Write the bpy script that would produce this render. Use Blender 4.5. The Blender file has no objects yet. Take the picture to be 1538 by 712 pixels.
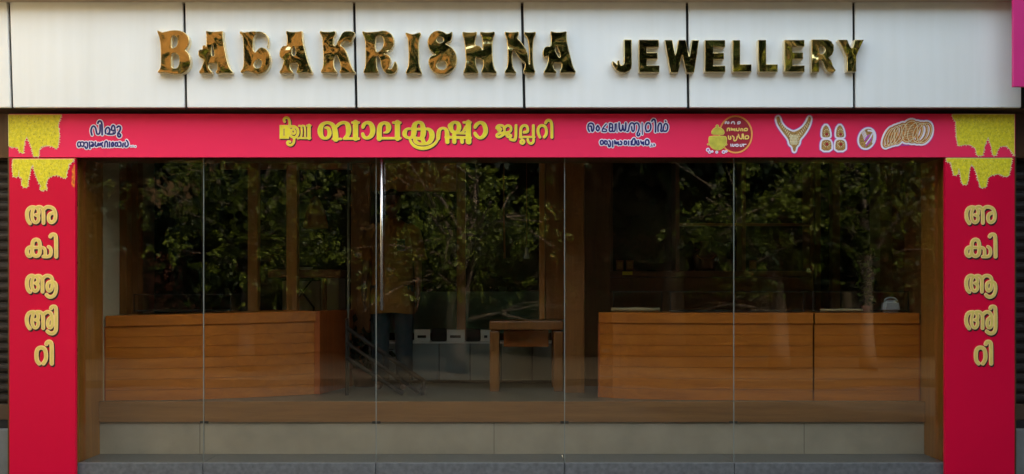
import bpy, bmesh, math, random
import numpy as np
from mathutils import Vector, Matrix, noise as mnoise

random.seed(7)
rng = np.random.default_rng(11)
sc = bpy.context.scene
COL = sc.collection
PI = math.pi
R = math.radians

# ------------------------------------------------------------------ camera
CAMY, CAMZ, FPX, CX, HY = -7.5, 1.55, 1552.0, 769.0, 440.0
cam_d = bpy.data.cameras.new('camera')
cam = bpy.data.objects.new('camera', cam_d)
COL.objects.link(cam)
cam.location = (0, CAMY, CAMZ)
cam.rotation_euler = (R(90), 0, 0)
cam_d.sensor_width = 36
cam_d.lens = FPX / 1538.0 * 36
cam_d.shift_y = (HY - 356.0) / 1538.0
cam_d.clip_end = 400
sc.camera = cam

# ------------------------------------------------------------------ sky, sun, exposure
SUN_ELEV, SUN_AZ = R(56), R(34)          # azimuth measured from +Y towards +X: the sun stands behind the shop, to the right
world = bpy.data.worlds.new('World')
sc.world = world
world.use_nodes = True
wn = world.node_tree
for n in list(wn.nodes):
    wn.nodes.remove(n)
w_out = wn.nodes.new('ShaderNodeOutputWorld')
w_bg = wn.nodes.new('ShaderNodeBackground')
w_sky = wn.nodes.new('ShaderNodeTexSky')
w_sky.sky_type = 'NISHITA'
w_sky.sun_disc = False
w_sky.sun_elevation = SUN_ELEV
w_sky.sun_rotation = SUN_AZ
w_sky.air_density = 1.0
w_sky.dust_density = 6.0
w_sky.ozone_density = 0.6
w_bg.inputs['Strength'].default_value = 0.15
w_tint = wn.nodes.new('ShaderNodeMix'); w_tint.data_type = 'RGBA'; w_tint.blend_type = 'MULTIPLY'
w_tint.inputs[0].default_value = 1.0
w_tint.inputs[7].default_value = (1.0, 0.925, 0.715, 1)      # hazy, whitish tropical sky
wn.links.new(w_sky.outputs[0], w_tint.inputs[6])
wn.links.new(w_tint.outputs[2], w_bg.inputs['Color'])
wn.links.new(w_bg.outputs[0], w_out.inputs['Surface'])

sun_d = bpy.data.lights.new('sun', 'SUN')
sun_d.energy = 1.2
sun_d.angle = R(3)
sun_d.color = (1.0, 0.93, 0.82)
sun = bpy.data.objects.new('sun', sun_d)
COL.objects.link(sun)
sdir = Vector((math.sin(SUN_AZ) * math.cos(SUN_ELEV), math.cos(SUN_AZ) * math.cos(SUN_ELEV), math.sin(SUN_ELEV)))
sun.rotation_euler = sdir.to_track_quat('Z', 'Y').to_euler()

sc.view_settings.view_transform = 'Standard'
sc.view_settings.look = 'None'
sc.view_settings.gamma = 1.0
sc.view_settings.exposure = 3.66
sc.view_settings.use_curve_mapping = False
sc.cycles.use_denoising = True
sc.cycles.max_bounces = 10
sc.cycles.transparent_max_bounces = 16
sc.cycles.caustics_reflective = False
sc.cycles.caustics_refractive = False
sc.cycles.sample_clamp_indirect = 6.0

# ------------------------------------------------------------------ photo-to-place mapping
def X(px, y): return (px - CX) * (y - CAMY) / FPX
def Z(py, y): return CAMZ - (py - HY) * (y - CAMY) / FPX

# ------------------------------------------------------------------ tagging helpers
def tag(o, label=None, cat=None, group=None, kind=None):
    if label: o['label'] = label
    if cat: o['category'] = cat
    if group: o['group'] = group
    if kind: o['kind'] = kind
    return o

def empty(name, loc, label, cat, group=None):
    o = bpy.data.objects.new(name, None)
    o.empty_display_size = 0.1
    COL.objects.link(o)
    o.location = loc
    return tag(o, label, cat, group)

def link_mesh(name, me, mat, parent=None):
    o = bpy.data.objects.new(name, me)
    COL.objects.link(o)
    if mat is not None and not me.materials:
        me.materials.append(mat)
    if parent is not None:
        o.parent = parent
        # parents are only translated or unrotated: keep geometry in world coordinates
        p = parent
        off = Vector((0, 0, 0))
        while p is not None:
            off += p.location
            p = p.parent
        o.location = -off
    return o

class MB:
    """collects shapes in one bmesh, then links them as one mesh object"""
    def __init__(self): self.bm = bmesh.new()
    def box(self, x0, x1, y0, y1, z0, z1, bevel=0.0):
        b = bmesh.new()
        bmesh.ops.create_cube(b, size=1)
        for v in b.verts:
            v.co = Vector((x0 + (v.co.x + .5) * (x1 - x0), y0 + (v.co.y + .5) * (y1 - y0), z0 + (v.co.z + .5) * (z1 - z0)))
        if bevel > 0:
            bmesh.ops.bevel(b, geom=b.edges[:], offset=bevel, segments=2, affect='EDGES', profile=0.6)
        self._add(b)
        return self
    def _add(self, b, M=None):
        if M is not None: bmesh.ops.transform(b, matrix=M, verts=b.verts)
        me = bpy.data.meshes.new('tmp')
        b.to_mesh(me); b.free()
        self.bm.from_mesh(me)
        bpy.data.meshes.remove(me)
    def tube(self, pts, radii, seg=10, cap=True):
        pts = [Vector(p) for p in pts]
        if not hasattr(radii, '__len__'): radii = [radii] * len(pts)
        rings = []
        up = Vector((0.013, 0.31, 0.95)).normalized()
        bm = self.bm
        for i, p in enumerate(pts):
            d = (pts[min(i + 1, len(pts) - 1)] - pts[max(i - 1, 0)]).normalized()
            s = d.cross(up)
            if s.length < 1e-3: s = d.cross(Vector((1, 0, 0)))
            s.normalize(); t = d.cross(s).normalized()
            rings.append([bm.verts.new(p + (s * math.cos(2 * PI * k / seg) + t * math.sin(2 * PI * k / seg)) * radii[i]) for k in range(seg)])
        for a, b in zip(rings, rings[1:]):
            for k in range(seg):
                f = bm.faces.new((a[k], a[(k + 1) % seg], b[(k + 1) % seg], b[k])); f.smooth = True
        if cap:
            bm.faces.new(rings[0]); bm.faces.new(list(reversed(rings[-1])))
        return self
    def lathe(self, prof, c, seg=24, sx=1.0, sy=1.0):
        bm = self.bm
        rings = [[bm.verts.new((c[0] + r * sx * math.cos(2 * PI * k / seg), c[1] + r * sy * math.sin(2 * PI * k / seg), c[2] + z)) for k in range(seg)] for r, z in prof]
        for a, b in zip(rings, rings[1:]):
            for k in range(seg):
                f = bm.faces.new((a[k], a[(k + 1) % seg], b[(k + 1) % seg], b[k])); f.smooth = True
        bm.faces.new(list(reversed(rings[0]))); bm.faces.new(rings[-1])
        return self
    def prism(self, plan, z0, z1, bevel=0.0):
        b = bmesh.new()
        lo = [b.verts.new((x, y, z0)) for x, y in plan]
        f = b.faces.new(lo)
        r = bmesh.ops.extrude_face_region(b, geom=[f])
        for v in r['geom']:
            if isinstance(v, bmesh.types.BMVert): v.co.z = z1
        bmesh.ops.recalc_face_normals(b, faces=b.faces)
        if bevel > 0:
            bmesh.ops.bevel(b, geom=b.edges[:], offset=bevel, segments=2, affect='EDGES', profile=0.6)
        self._add(b)
        return self
    def quad(self, a, b, c, d):
        self.bm.faces.new([self.bm.verts.new(p) for p in (a, b, c, d)]); return self
    def build(self, name, mat, parent=None):
        bmesh.ops.recalc_face_normals(self.bm, faces=self.bm.faces)
        me = bpy.data.meshes.new(name)
        self.bm.to_mesh(me); self.bm.free()
        return link_mesh(name, me, mat, parent)

# ------------------------------------------------------------------ materials
def nodes_of(name):
    m = bpy.data.materials.new(name)
    m.use_nodes = True
    nt = m.node_tree
    return m, nt, nt.nodes['Principled BSDF'], nt.nodes['Material Output']

def paint(name, col, rough=0.5, metal=0.0, var=0.12, vscale=3.0, bump=0.0, bscale=40.0, coat=0.0, spec=0.5, stretch=(1, 1, 1)):
    """a colour that wanders a little, with uneven gloss and an optional fine bump"""
    m, nt, p, out = nodes_of(name)
    tc = nt.nodes.new('ShaderNodeTexCoord')
    mp = nt.nodes.new('ShaderNodeMapping'); mp.inputs['Scale'].default_value = stretch
    nt.links.new(tc.outputs['Object'], mp.inputs['Vector'])
    nz = nt.nodes.new('ShaderNodeTexNoise'); nz.inputs['Scale'].default_value = vscale; nz.inputs['Detail'].default_value = 6
    nt.links.new(mp.outputs[0], nz.inputs['Vector'])
    rp = nt.nodes.new('ShaderNodeValToRGB')
    rp.color_ramp.elements[0].position = 0.3; rp.color_ramp.elements[1].position = 0.7
    rp.color_ramp.elements[0].color = [c * (1 - var) for c in col] + [1]
    rp.color_ramp.elements[1].color = [min(1, c * (1 + var)) for c in col] + [1]
    nt.links.new(nz.outputs['Fac'], rp.inputs['Fac'])
    nt.links.new(rp.outputs['Color'], p.inputs['Base Color'])
    mr = nt.nodes.new('ShaderNodeMapRange')
    mr.inputs['To Min'].default_value = max(0.02, rough - 0.07); mr.inputs['To Max'].default_value = min(1, rough + 0.07)
    nt.links.new(nz.outputs['Fac'], mr.inputs['Value'])
    nt.links.new(mr.outputs[0], p.inputs['Roughness'])
    p.inputs['Metallic'].default_value = metal
    p.inputs['Specular IOR Level'].default_value = spec
    p.inputs['Coat Weight'].default_value = coat
    p.inputs['Coat Roughness'].default_value = 0.12
    if bump > 0:
        nb = nt.nodes.new('ShaderNodeTexNoise'); nb.inputs['Scale'].default_value = bscale; nb.inputs['Detail'].default_value = 5
        nt.links.new(mp.outputs[0], nb.inputs['Vector'])
        bp = nt.nodes.new('ShaderNodeBump'); bp.inputs['Strength'].default_value = bump; bp.inputs['Distance'].default_value = 0.02
        nt.links.new(nb.outputs['Fac'], bp.inputs['Height'])
        nt.links.new(bp.outputs[0], p.inputs['Normal'])
    return m

def wood(name, dark, light, axis='x', rough=0.38, scale=1.0):
    m, nt, p, out = nodes_of(name)
    tc = nt.nodes.new('ShaderNodeTexCoord')
    mp = nt.nodes.new('ShaderNodeMapping')
    s = {'x': (0.5, 9, 9), 'z': (9, 9, 0.5), 'y': (9, 0.5, 9)}[axis]
    mp.inputs['Scale'].default_value = [v * scale for v in s]
    nt.links.new(tc.outputs['Object'], mp.inputs['Vector'])
    nz = nt.nodes.new('ShaderNodeTexNoise'); nz.inputs['Scale'].default_value = 2.2; nz.inputs['Detail'].default_value = 9; nz.inputs['Distortion'].default_value = 0.8
    nt.links.new(mp.outputs[0], nz.inputs['Vector'])
    nf = nt.nodes.new('ShaderNodeTexNoise'); nf.inputs['Scale'].default_value = 14; nf.inputs['Detail'].default_value = 4
    nt.links.new(mp.outputs[0], nf.inputs['Vector'])
    mx = nt.nodes.new('ShaderNodeMath'); mx.operation = 'MULTIPLY_ADD'; mx.inputs[1].default_value = 0.35
    nt.links.new(nf.outputs['Fac'], mx.inputs[0]); 
    ml = nt.nodes.new('ShaderNodeMath'); ml.operation = 'MULTIPLY'; ml.inputs[1].default_value = 0.65
    nt.links.new(nz.outputs['Fac'], ml.inputs[0]); nt.links.new(ml.outputs[0], mx.inputs[2])
    rp = nt.nodes.new('ShaderNodeValToRGB')
    rp.color_ramp.elements[0].position = 0.34; rp.color_ramp.elements[1].position = 0.66
    rp.color_ramp.elements[0].color = list(dark) + [1]; rp.color_ramp.elements[1].color = list(light) + [1]
    nt.links.new(mx.outputs[0], rp.inputs['Fac'])
    nt.links.new(rp.outputs[0], p.inputs['Base Color'])
    p.inputs['Roughness'].default_value = rough
    bp = nt.nodes.new('ShaderNodeBump'); bp.inputs['Strength'].default_value = 0.08; bp.inputs['Distance'].default_value = 0.01
    nt.links.new(mx.outputs[0], bp.inputs['Height']); nt.links.new(bp.outputs[0], p.inputs['Normal'])
    return m

def glass_mat(name, tint, ior=1.5):
    m, nt, p, out = nodes_of(name)
    nt.nodes.remove(p)
    tr = nt.nodes.new('ShaderNodeBsdfTransparent'); tr.inputs['Color'].default_value = list(tint) + [1]
    gl = nt.nodes.new('ShaderNodeBsdfGlossy'); gl.inputs['Roughness'].default_value = 0.014
    gl.inputs['Color'].default_value = (1, 1, 1, 1)
    fr = nt.nodes.new('ShaderNodeFresnel')
    geo = nt.nodes.new('ShaderNodeNewGeometry')            # a thin pane does not bend light: same reflectance from both sides
    mr = nt.nodes.new('ShaderNodeMapRange'); mr.inputs['To Min'].default_value = ior; mr.inputs['To Max'].default_value = 1 / ior
    nt.links.new(geo.outputs['Backfacing'], mr.inputs['Value']); nt.links.new(mr.outputs[0], fr.inputs['IOR'])
    tc = nt.nodes.new('ShaderNodeTexCoord')
    nz = nt.nodes.new('ShaderNodeTexNoise'); nz.inputs['Scale'].default_value = 1.3; nz.inputs['Detail'].default_value = 1
    nt.links.new(tc.outputs['Object'], nz.inputs['Vector'])
    bp = nt.nodes.new('ShaderNodeBump'); bp.inputs['Strength'].default_value = 0.12; bp.inputs['Distance'].default_value = 0.02
    nt.links.new(nz.outputs['Fac'], bp.inputs['Height']); nt.links.new(bp.outputs[0], gl.inputs['Normal'])
    mx = nt.nodes.new('ShaderNodeMixShader')
    nt.links.new(fr.outputs[0], mx.inputs['Fac']); nt.links.new(tr.outputs[0], mx.inputs[1]); nt.links.new(gl.outputs[0], mx.inputs[2])
    nt.links.new(mx.outputs[0], out.inputs['Surface'])
    return m

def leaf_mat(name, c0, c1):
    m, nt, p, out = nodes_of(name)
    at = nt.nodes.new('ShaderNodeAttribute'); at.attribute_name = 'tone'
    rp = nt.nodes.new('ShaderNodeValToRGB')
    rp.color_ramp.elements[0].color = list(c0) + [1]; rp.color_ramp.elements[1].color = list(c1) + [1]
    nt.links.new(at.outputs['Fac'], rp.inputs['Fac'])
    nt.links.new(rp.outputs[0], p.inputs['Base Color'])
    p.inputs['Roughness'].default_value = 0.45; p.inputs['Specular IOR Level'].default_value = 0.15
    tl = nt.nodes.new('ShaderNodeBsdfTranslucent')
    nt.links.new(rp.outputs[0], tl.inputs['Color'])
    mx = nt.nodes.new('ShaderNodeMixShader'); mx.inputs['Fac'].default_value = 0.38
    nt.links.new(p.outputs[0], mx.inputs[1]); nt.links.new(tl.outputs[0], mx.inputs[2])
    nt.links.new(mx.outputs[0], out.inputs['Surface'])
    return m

M = {}
M['panel'] = paint('white_composite_panel', (0.80, 0.795, 0.76), 0.32, var=0.018, vscale=0.9, spec=0.45, stretch=(1, 1, 0.5))
M['joint'] = paint('black_joint', (0.012, 0.011, 0.010), 0.7)
M['red'] = paint('crimson_vinyl_brightened', (0.88, 0.028, 0.100), 0.42, var=0.035, vscale=0.7, bump=0.05, bscale=6, spec=0.18)  # banner copy, brightened in colour to offset the shade under the fascia
M['red_darkened'] = paint('crimson_vinyl_darkened', (0.66, 0.001, 0.036), 0.45, var=0.035, vscale=0.7, bump=0.12, bscale=5, spec=0.2)  # pillar copy of the crimson, light falloff lower down put into its colour
M['pink'] = paint('magenta_board', (0.68, 0.022, 0.20), 0.45, var=0.03)
M['yellow_rim'] = paint('peach_yellow_print', (0.95, 0.66, 0.15), 0.45, var=0.05)
M['yellow'] = paint('yellow_print', (0.92, 0.76, 0.03), 0.45, var=0.08, vscale=20)
M['black'] = paint('black_print', (0.020, 0.006, 0.006), 0.5)
M['navy'] = paint('navy_print', (0.012, 0.009, 0.15), 0.45)
M['white_print'] = paint('lilac_white_print', (0.86, 0.80, 0.88), 0.45, var=0.04)
M['lilac'] = paint('lilac_glow_print', (0.52, 0.08, 0.42), 0.45)
M['gold_print'] = paint('old_gold_print', (0.42, 0.22, 0.05), 0.45, var=0.55, vscale=120)
M['orange_print'] = paint('orange_gold_print', (0.50, 0.17, 0.02), 0.45, var=0.4, vscale=60)
M['ruby'] = paint('ruby_print', (0.35, 0.01, 0.01), 0.4)
M['cream_print'] = paint('cream_print', (0.80, 0.70, 0.42), 0.5, var=0.15, vscale=80)
M['kani'] = paint('yellow_flower_print', (0.74, 0.62, 0.014), 0.5, var=0.2, vscale=45)
M['flame'] = paint('orange_flower_print', (0.85, 0.14, 0.01), 0.45, var=0.6, vscale=40)
M['ring_print'] = paint('orange_ring_print', (0.95, 0.36, 0.08), 0.45)
M['dark_red'] = paint('dark_red_print', (0.38, 0.006, 0.022), 0.45)
M['pot_print'] = paint('pot_yellow_print', (0.58, 0.50, 0.05), 0.45, var=0.2, vscale=25)
M['wood_x'] = wood('teak_along', (0.31, 0.083, 0.006), (0.45, 0.134, 0.010), 'x')
M['wood_z'] = wood('teak_upright', (0.15, 0.055, 0.010), (0.25, 0.095, 0.018), 'z')
M['wood_dark'] = wood('dark_teak_upright', (0.085, 0.032, 0.008), (0.14, 0.055, 0.013), 'z')
M['wood_red'] = wood('red_teak', (0.22, 0.045, 0.007), (0.33, 0.075, 0.010), 'z')
M['granite'] = paint('grey_granite', (0.12, 0.12, 0.12), 0.4, var=0.25, vscale=30, bump=0.03)
M['stone'] = paint('beige_stone', (0.34, 0.29, 0.225), 0.55, var=0.12, vscale=5, bump=0.05)
M['wallpaint'] = paint('beige_wall_paint', (0.42, 0.36, 0.25), 0.6, var=0.08)
M['ceil'] = paint('dim_ceiling', (0.34, 0.24, 0.14), 0.7)
M['darkpanel'] = paint('dark_glass_panel', (0.018, 0.017, 0.013), 0.15, var=0.3)
M['teal'] = paint('teal_board', (0.12, 0.28, 0.29), 0.4, var=0.25)
M['greyblue'] = paint('grey_blue_panel', (0.18, 0.215, 0.22), 0.4, var=0.15)
M['tile'] = paint('floor_tile', (0.10, 0.085, 0.055), 0.35, var=0.12, vscale=2)
M['steel'] = paint('brushed_steel', (0.62, 0.60, 0.57), 0.25, metal=1.0, var=0.1)
M['seal'] = paint('pane_edge', (0.17, 0.18, 0.16), 0.3, var=0.2)
M['iron'] = paint('black_iron', (0.008, 0.007, 0.006), 0.6, spec=0.25)
M['whitecard'] = paint('white_card', (0.72, 0.72, 0.70), 0.5, var=0.05)
M['paper'] = paint('greyed_card', (0.45, 0.47, 0.46), 0.5)
M['cloth'] = paint('mustard_cloth', (0.15, 0.064, 0.005), 0.85, var=0.15, vscale=9, bump=0.2, bscale=14)
M['trouser'] = paint('blue_cloth', (0.005, 0.018, 0.026), 0.85, var=0.2, vscale=9)
M['skin'] = paint('brown_skin', (0.10, 0.045, 0.022), 0.5)
M['hair'] = paint('black_hair', (0.010, 0.008, 0.007), 0.5)
M['velvet'] = paint('black_velvet', (0.012, 0.011, 0.010), 0.7)
M['brass'] = paint('brass_trim', (0.62, 0.36, 0.09), 0.28, metal=1.0)
M['shade'] = paint('brown_lampshade', (0.28, 0.12, 0.04), 0.6)
M['rope'] = paint('red_brown_cord', (0.25, 0.07, 0.025), 0.8)
M['grey'] = paint('grey_plastic', (0.22, 0.235, 0.25), 0.4)
M['shutter'] = paint('rusty_brown_shutter', (0.022, 0.015, 0.011), 0.5, var=0.3, vscale=6, bump=0.1)
M['concrete'] = paint('weathered_concrete', (0.20, 0.20, 0.185), 0.8, var=0.2, vscale=5, bump=0.3, bscale=18)
M['asphalt'] = paint('asphalt', (0.024, 0.023, 0.022), 0.85, var=0.25, vscale=4, bump=0.4, bscale=90, spec=0.04)
M['pave'] = paint('paving', (0.075, 0.066, 0.056), 0.9, var=0.2, vscale=3, bump=0.2, spec=0.05)
M['bark'] = paint('bark', (0.032, 0.021, 0.012), 0.85, var=0.35, vscale=8, bump=0.6, bscale=16, stretch=(1, 1, 0.35))
M['redwall'] = paint('red_oxide_wall', (0.09, 0.026, 0.014), 0.8, var=0.25, vscale=2)
M['glass'] = glass_mat('front_glass', (0.925, 0.92, 0.885), 1.48)
M['caseglass'] = glass_mat('case_glass', (0.93, 0.95, 0.93), 1.42)
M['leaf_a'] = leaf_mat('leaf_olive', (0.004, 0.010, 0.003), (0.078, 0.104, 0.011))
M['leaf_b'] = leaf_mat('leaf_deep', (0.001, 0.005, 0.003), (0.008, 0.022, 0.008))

def gold():
    m, nt, p, out = nodes_of('mirror_gold')
    p.inputs['Base Color'].default_value = (0.62, 0.46, 0.19, 1)
    p.inputs['Metallic'].default_value = 1.0
    p.inputs['Roughness'].default_value = 0.05
    tc = nt.nodes.new('ShaderNodeTexCoord')
    nz = nt.nodes.new('ShaderNodeTexNoise'); nz.inputs['Scale'].default_value = 4.4; nz.inputs['Detail'].default_value = 1.5; nz.inputs['Distortion'].default_value = 0.6
    nt.links.new(tc.outputs['Object'], nz.inputs['Vector'])
    bp = nt.nodes.new('ShaderNodeBump'); bp.inputs['Strength'].default_value = 0.36; bp.inputs['Distance'].default_value = 0.055
    nt.links.new(nz.outputs['Fac'], bp.inputs['Height']); nt.links.new(bp.outputs[0], p.inputs['Normal'])
    return m
M['gold'] = gold()
M['nosing'] = wood('worn_teak_edge', (0.17, 0.085, 0.035), (0.27, 0.14, 0.06), 'x', 0.35)
M['canopy'] = paint('canopy_cream', (0.45, 0.36, 0.26), 0.6)
M['backing'] = paint('cream_letter_backing', (0.82, 0.76, 0.60), 0.35)
M['lipwood'] = paint('brown_bottom_bar', (0.10, 0.060, 0.035), 0.5, var=0.2)
M['cream_cloth'] = paint('cream_cloth', (0.50, 0.42, 0.26), 0.8)
M['velvet_brown'] = paint('brown_velvet', (0.06, 0.04, 0.025), 0.7)
M['darkwall'] = paint('dim_brown_wall', (0.07, 0.05, 0.035), 0.8, var=0.3, vscale=0.6)
M['jamb'] = wood('jamb_teak', (0.24, 0.095, 0.015), (0.36, 0.150, 0.028), 'z')
M['earth'] = paint('dark_earth', (0.045, 0.038, 0.030), 0.9, var=0.3, vscale=2, bump=0.3)
M['soffit'] = paint('brown_soffit', (0.10, 0.050, 0.028), 0.55, var=0.4, vscale=4)
M['return'] = paint('cream_letter_return', (0.72, 0.60, 0.38), 0.35)
M['tanwall'] = paint('tan_brown_wall', (0.20, 0.115, 0.05), 0.8, var=0.25, vscale=0.5)
M['nosing'] = wood('worn_teak_edge', (0.17, 0.072, 0.020), (0.26, 0.118, 0.036), 'x', 0.4)
M['tanwall'] = paint('tan_brown_wall', (0.085, 0.050, 0.022), 0.8, var=0.25, vscale=0.5, spec=0.1)
M['earth'] = paint('dark_earth', (0.030, 0.025, 0.018), 0.95, var=0.3, vscale=2, bump=0.3, spec=0.03)
M['ochre'] = paint('ochre_bounce_wall', (0.62, 0.44, 0.20), 0.8, var=0.1)
M['coolwall'] = paint('blue_grey_blocking_wall', (0.08, 0.095, 0.115), 0.8, var=0.15, spec=0.1)
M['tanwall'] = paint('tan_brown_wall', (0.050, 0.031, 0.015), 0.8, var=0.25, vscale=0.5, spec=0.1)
M['ochre'] = paint('ochre_bounce_wall', (0.42, 0.36, 0.24), 0.8, var=0.1)
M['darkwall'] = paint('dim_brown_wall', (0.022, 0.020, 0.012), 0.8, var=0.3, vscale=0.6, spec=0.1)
M['cream_cloth'] = paint('cream_cloth', (0.24, 0.19, 0.10), 0.8)
def streak_panel():
    # white coated panel with the faint vertical streaks that rain leaves
    m, nt, p, out = nodes_of('white_streaked_panel')
    tc = nt.nodes.new('ShaderNodeTexCoord')
    mp = nt.nodes.new('ShaderNodeMapping'); mp.inputs['Scale'].default_value = (9, 1, 0.45)
    nt.links.new(tc.outputs['Object'], mp.inputs['Vector'])
    n1 = nt.nodes.new('ShaderNodeTexNoise'); n1.inputs['Scale'].default_value = 1.6; n1.inputs['Detail'].default_value = 8
    nt.links.new(mp.outputs[0], n1.inputs['Vector'])
    n2 = nt.nodes.new('ShaderNodeTexNoise'); n2.inputs['Scale'].default_value = 1.1; n2.inputs['Detail'].default_value = 6
    nt.links.new(tc.outputs['Object'], n2.inputs['Vector'])
    mu = nt.nodes.new('ShaderNodeMath'); mu.operation = 'MULTIPLY'
    nt.links.new(n1.outputs['Fac'], mu.inputs[0]); nt.links.new(n2.outputs['Fac'], mu.inputs[1])
    rp = nt.nodes.new('ShaderNodeValToRGB')
    rp.color_ramp.elements[0].position = 0.12; rp.color_ramp.elements[1].position = 0.42
    rp.color_ramp.elements[0].color = (0.81, 0.805, 0.775, 1); rp.color_ramp.elements[1].color = (0.755, 0.745, 0.70, 1)
    nt.links.new(mu.outputs[0], rp.inputs['Fac']); nt.links.new(rp.outputs[0], p.inputs['Base Color'])
    p.inputs['Roughness'].default_value = 0.30
    bp = nt.nodes.new('ShaderNodeBump'); bp.inputs['Strength'].default_value = 0.15; bp.inputs['Distance'].default_value = 0.01
    nt.links.new(n2.outputs['Fac'], bp.inputs['Height']); nt.links.new(bp.outputs[0], p.inputs['Normal'])
    return m
M['panel'] = streak_panel()
M['gold_rim'] = paint('peach_gold_print', (0.92, 0.60, 0.24), 0.45, var=0.05)
M['gold_core'] = paint('dull_gold_print', (0.74, 0.55, 0.12), 0.45, var=0.10, vscale=20)

# ------------------------------------------------------------------ lettering: strokes and outlines become a distance field, then solid flat shapes
def smooth(pts, it=2, ratio=0.25, closed=False):
    pts = [np.array(p, float) for p in pts]
    for _ in range(it):
        n = len(pts)
        q = [] if closed else [pts[0]]
        for i in range(n if closed else n - 1):
            a, b = pts[i], pts[(i + 1) % n]
            q += [a * (1 - ratio) + b * ratio, a * ratio + b * (1 - ratio)]
        if not closed: q.append(pts[-1])
        pts = q
    return pts

class Ink:
    """a set of strokes and polygons in photo pixels"""
    def __init__(self): self.segs = []; self.polys = []; self.holes = []
    def frame(self, x0, y0, s): self.x0, self.y0, self.s = x0, y0, s; return self
    def stroke(self, pts, w=None, it=2):
        p = [(self.x0 + a[0] / self.s, self.y0 + a[1] / self.s, (a[2] if len(a) > 2 else w) / self.s / 2) for a in pts]
        if it: p = smooth(p, it)
        p = [tuple(v) for v in p]
        if len(p) == 1: p = p * 2
        self.segs += list(zip(p, p[1:])); return self
    def dot(self, u, v, r): return self.stroke([(u, v), (u + .01, v)], 2 * r, 0)
    def poly(self, pts, it=0, ratio=0.25):
        p = [(self.x0 + a[0] / self.s, self.y0 + a[1] / self.s) for a in pts]
        self.polys.append(smooth(p, it, ratio, True) if it else p); return self
    def hole(self, pts, it=1, ratio=0.25):
        p = [(self.x0 + a[0] / self.s, self.y0 + a[1] / self.s) for a in pts]
        self.holes.append(smooth(p, it, ratio, True) if it else p); return self
    def bounds(self):
        xs = [p[0] for s in self.segs for p in s] + [p[0] for q in self.polys for p in q]
        ys = [p[1] for s in self.segs for p in s] + [p[1] for q in self.polys for p in q]
        return min(xs), max(xs), min(ys), max(ys)
    def field(self, step):
        x0, x1, y0, y1 = self.bounds(); pad = 5.0
        gx = np.arange(x0 - pad, x1 + pad, step); gy = np.arange(y0 - pad, y1 + pad, step)
        F = np.full((len(gy), len(gx)), 4.0)
        for a, b in self.segs:
            r = max(a[2], b[2]) + 4
            i0, i1 = np.searchsorted(gx, (min(a[0], b[0]) - r, max(a[0], b[0]) + r))
            j0, j1 = np.searchsorted(gy, (min(a[1], b[1]) - r, max(a[1], b[1]) + r))
            PX, PY = np.meshgrid(gx[i0:i1], gy[j0:j1])
            dx, dy = b[0] - a[0], b[1] - a[1]; L = dx * dx + dy * dy + 1e-9
            t = np.clip(((PX - a[0]) * dx + (PY - a[1]) * dy) / L, 0, 1)
            d = np.hypot(PX - a[0] - t * dx, PY - a[1] - t * dy) - (a[2] + t * (b[2] - a[2]))
            F[j0:j1, i0:i1] = np.minimum(F[j0:j1, i0:i1], d)
        for q in self.polys: F = np.minimum(F, self._poly(q, gx, gy))
        for q in self.holes: F = np.maximum(F, -self._poly(q, gx, gy))
        return gx, gy, F
    @staticmethod
    def _poly(q, gx, gy):
        PX, PY = np.meshgrid(gx, gy)
        D = np.full(PX.shape, 1e9); inside = np.zeros(PX.shape, bool)
        for a, b in zip(q, list(q[1:]) + [q[0]]):
            dx, dy = b[0] - a[0], b[1] - a[1]; L = dx * dx + dy * dy + 1e-12
            t = np.clip(((PX - a[0]) * dx + (PY - a[1]) * dy) / L, 0, 1)
            D = np.minimum(D, np.hypot(PX - a[0] - t * dx, PY - a[1] - t * dy))
            c = (a[1] > PY) != (b[1] > PY)
            if abs(dy) > 1e-12:
                inside ^= c & (PX < dx * (PY - a[1]) / dy + a[0])
        return np.where(inside, -D, D)

def contours(gx, gy, F):
    F = np.where(np.abs(F) < 1e-7, 1e-7, F)
    S = F < 0
    H, W = S.shape
    case = S[:-1, :-1] * 1 + S[:-1, 1:] * 2 + S[1:, 1:] * 4 + S[1:, :-1] * 8
    nxt = {}
    def hx(j, i):   # crossing on the horizontal edge from (j,i) to (j,i+1)
        return ('h', j, i)
    def vx(j, i): return ('v', j, i)
    T = {1: [(3, 0)], 2: [(0, 1)], 3: [(3, 1)], 4: [(1, 2)], 5: [(3, 0), (1, 2)], 6: [(0, 2)], 7: [(3, 2)], 8: [(2, 3)], 9: [(2, 0)],
         10: [(0, 1), (2, 3)], 11: [(2, 1)], 12: [(1, 3)], 13: [(1, 0)], 14: [(0, 3)]}
    jj, ii = np.nonzero((case > 0) & (case < 15))
    for j, i in zip(jj.tolist(), ii.tolist()):
        E = (hx(j, i), vx(j, i + 1), hx(j + 1, i), vx(j, i))
        for a, b in T[int(case[j, i])]: nxt[E[a]] = E[b]
    def pos(e):
        k, j, i = e
        if k == 'h':
            a, b = F[j, i], F[j, i + 1]; t = a / (a - b); return (gx[i] + t * (gx[i + 1] - gx[i]), gy[j])
        a, b = F[j, i], F[j + 1, i]; t = a / (a - b); return (gx[i], gy[j] + t * (gy[j + 1] - gy[j]))
    loops = []
    while nxt:
        s, e = nxt.popitem(); L = [s]
        while e != s and e in nxt:
            L.append(e); e = nxt.pop(e)
        if len(L) > 5: loops.append([pos(k) for k in L])
    return loops

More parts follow.
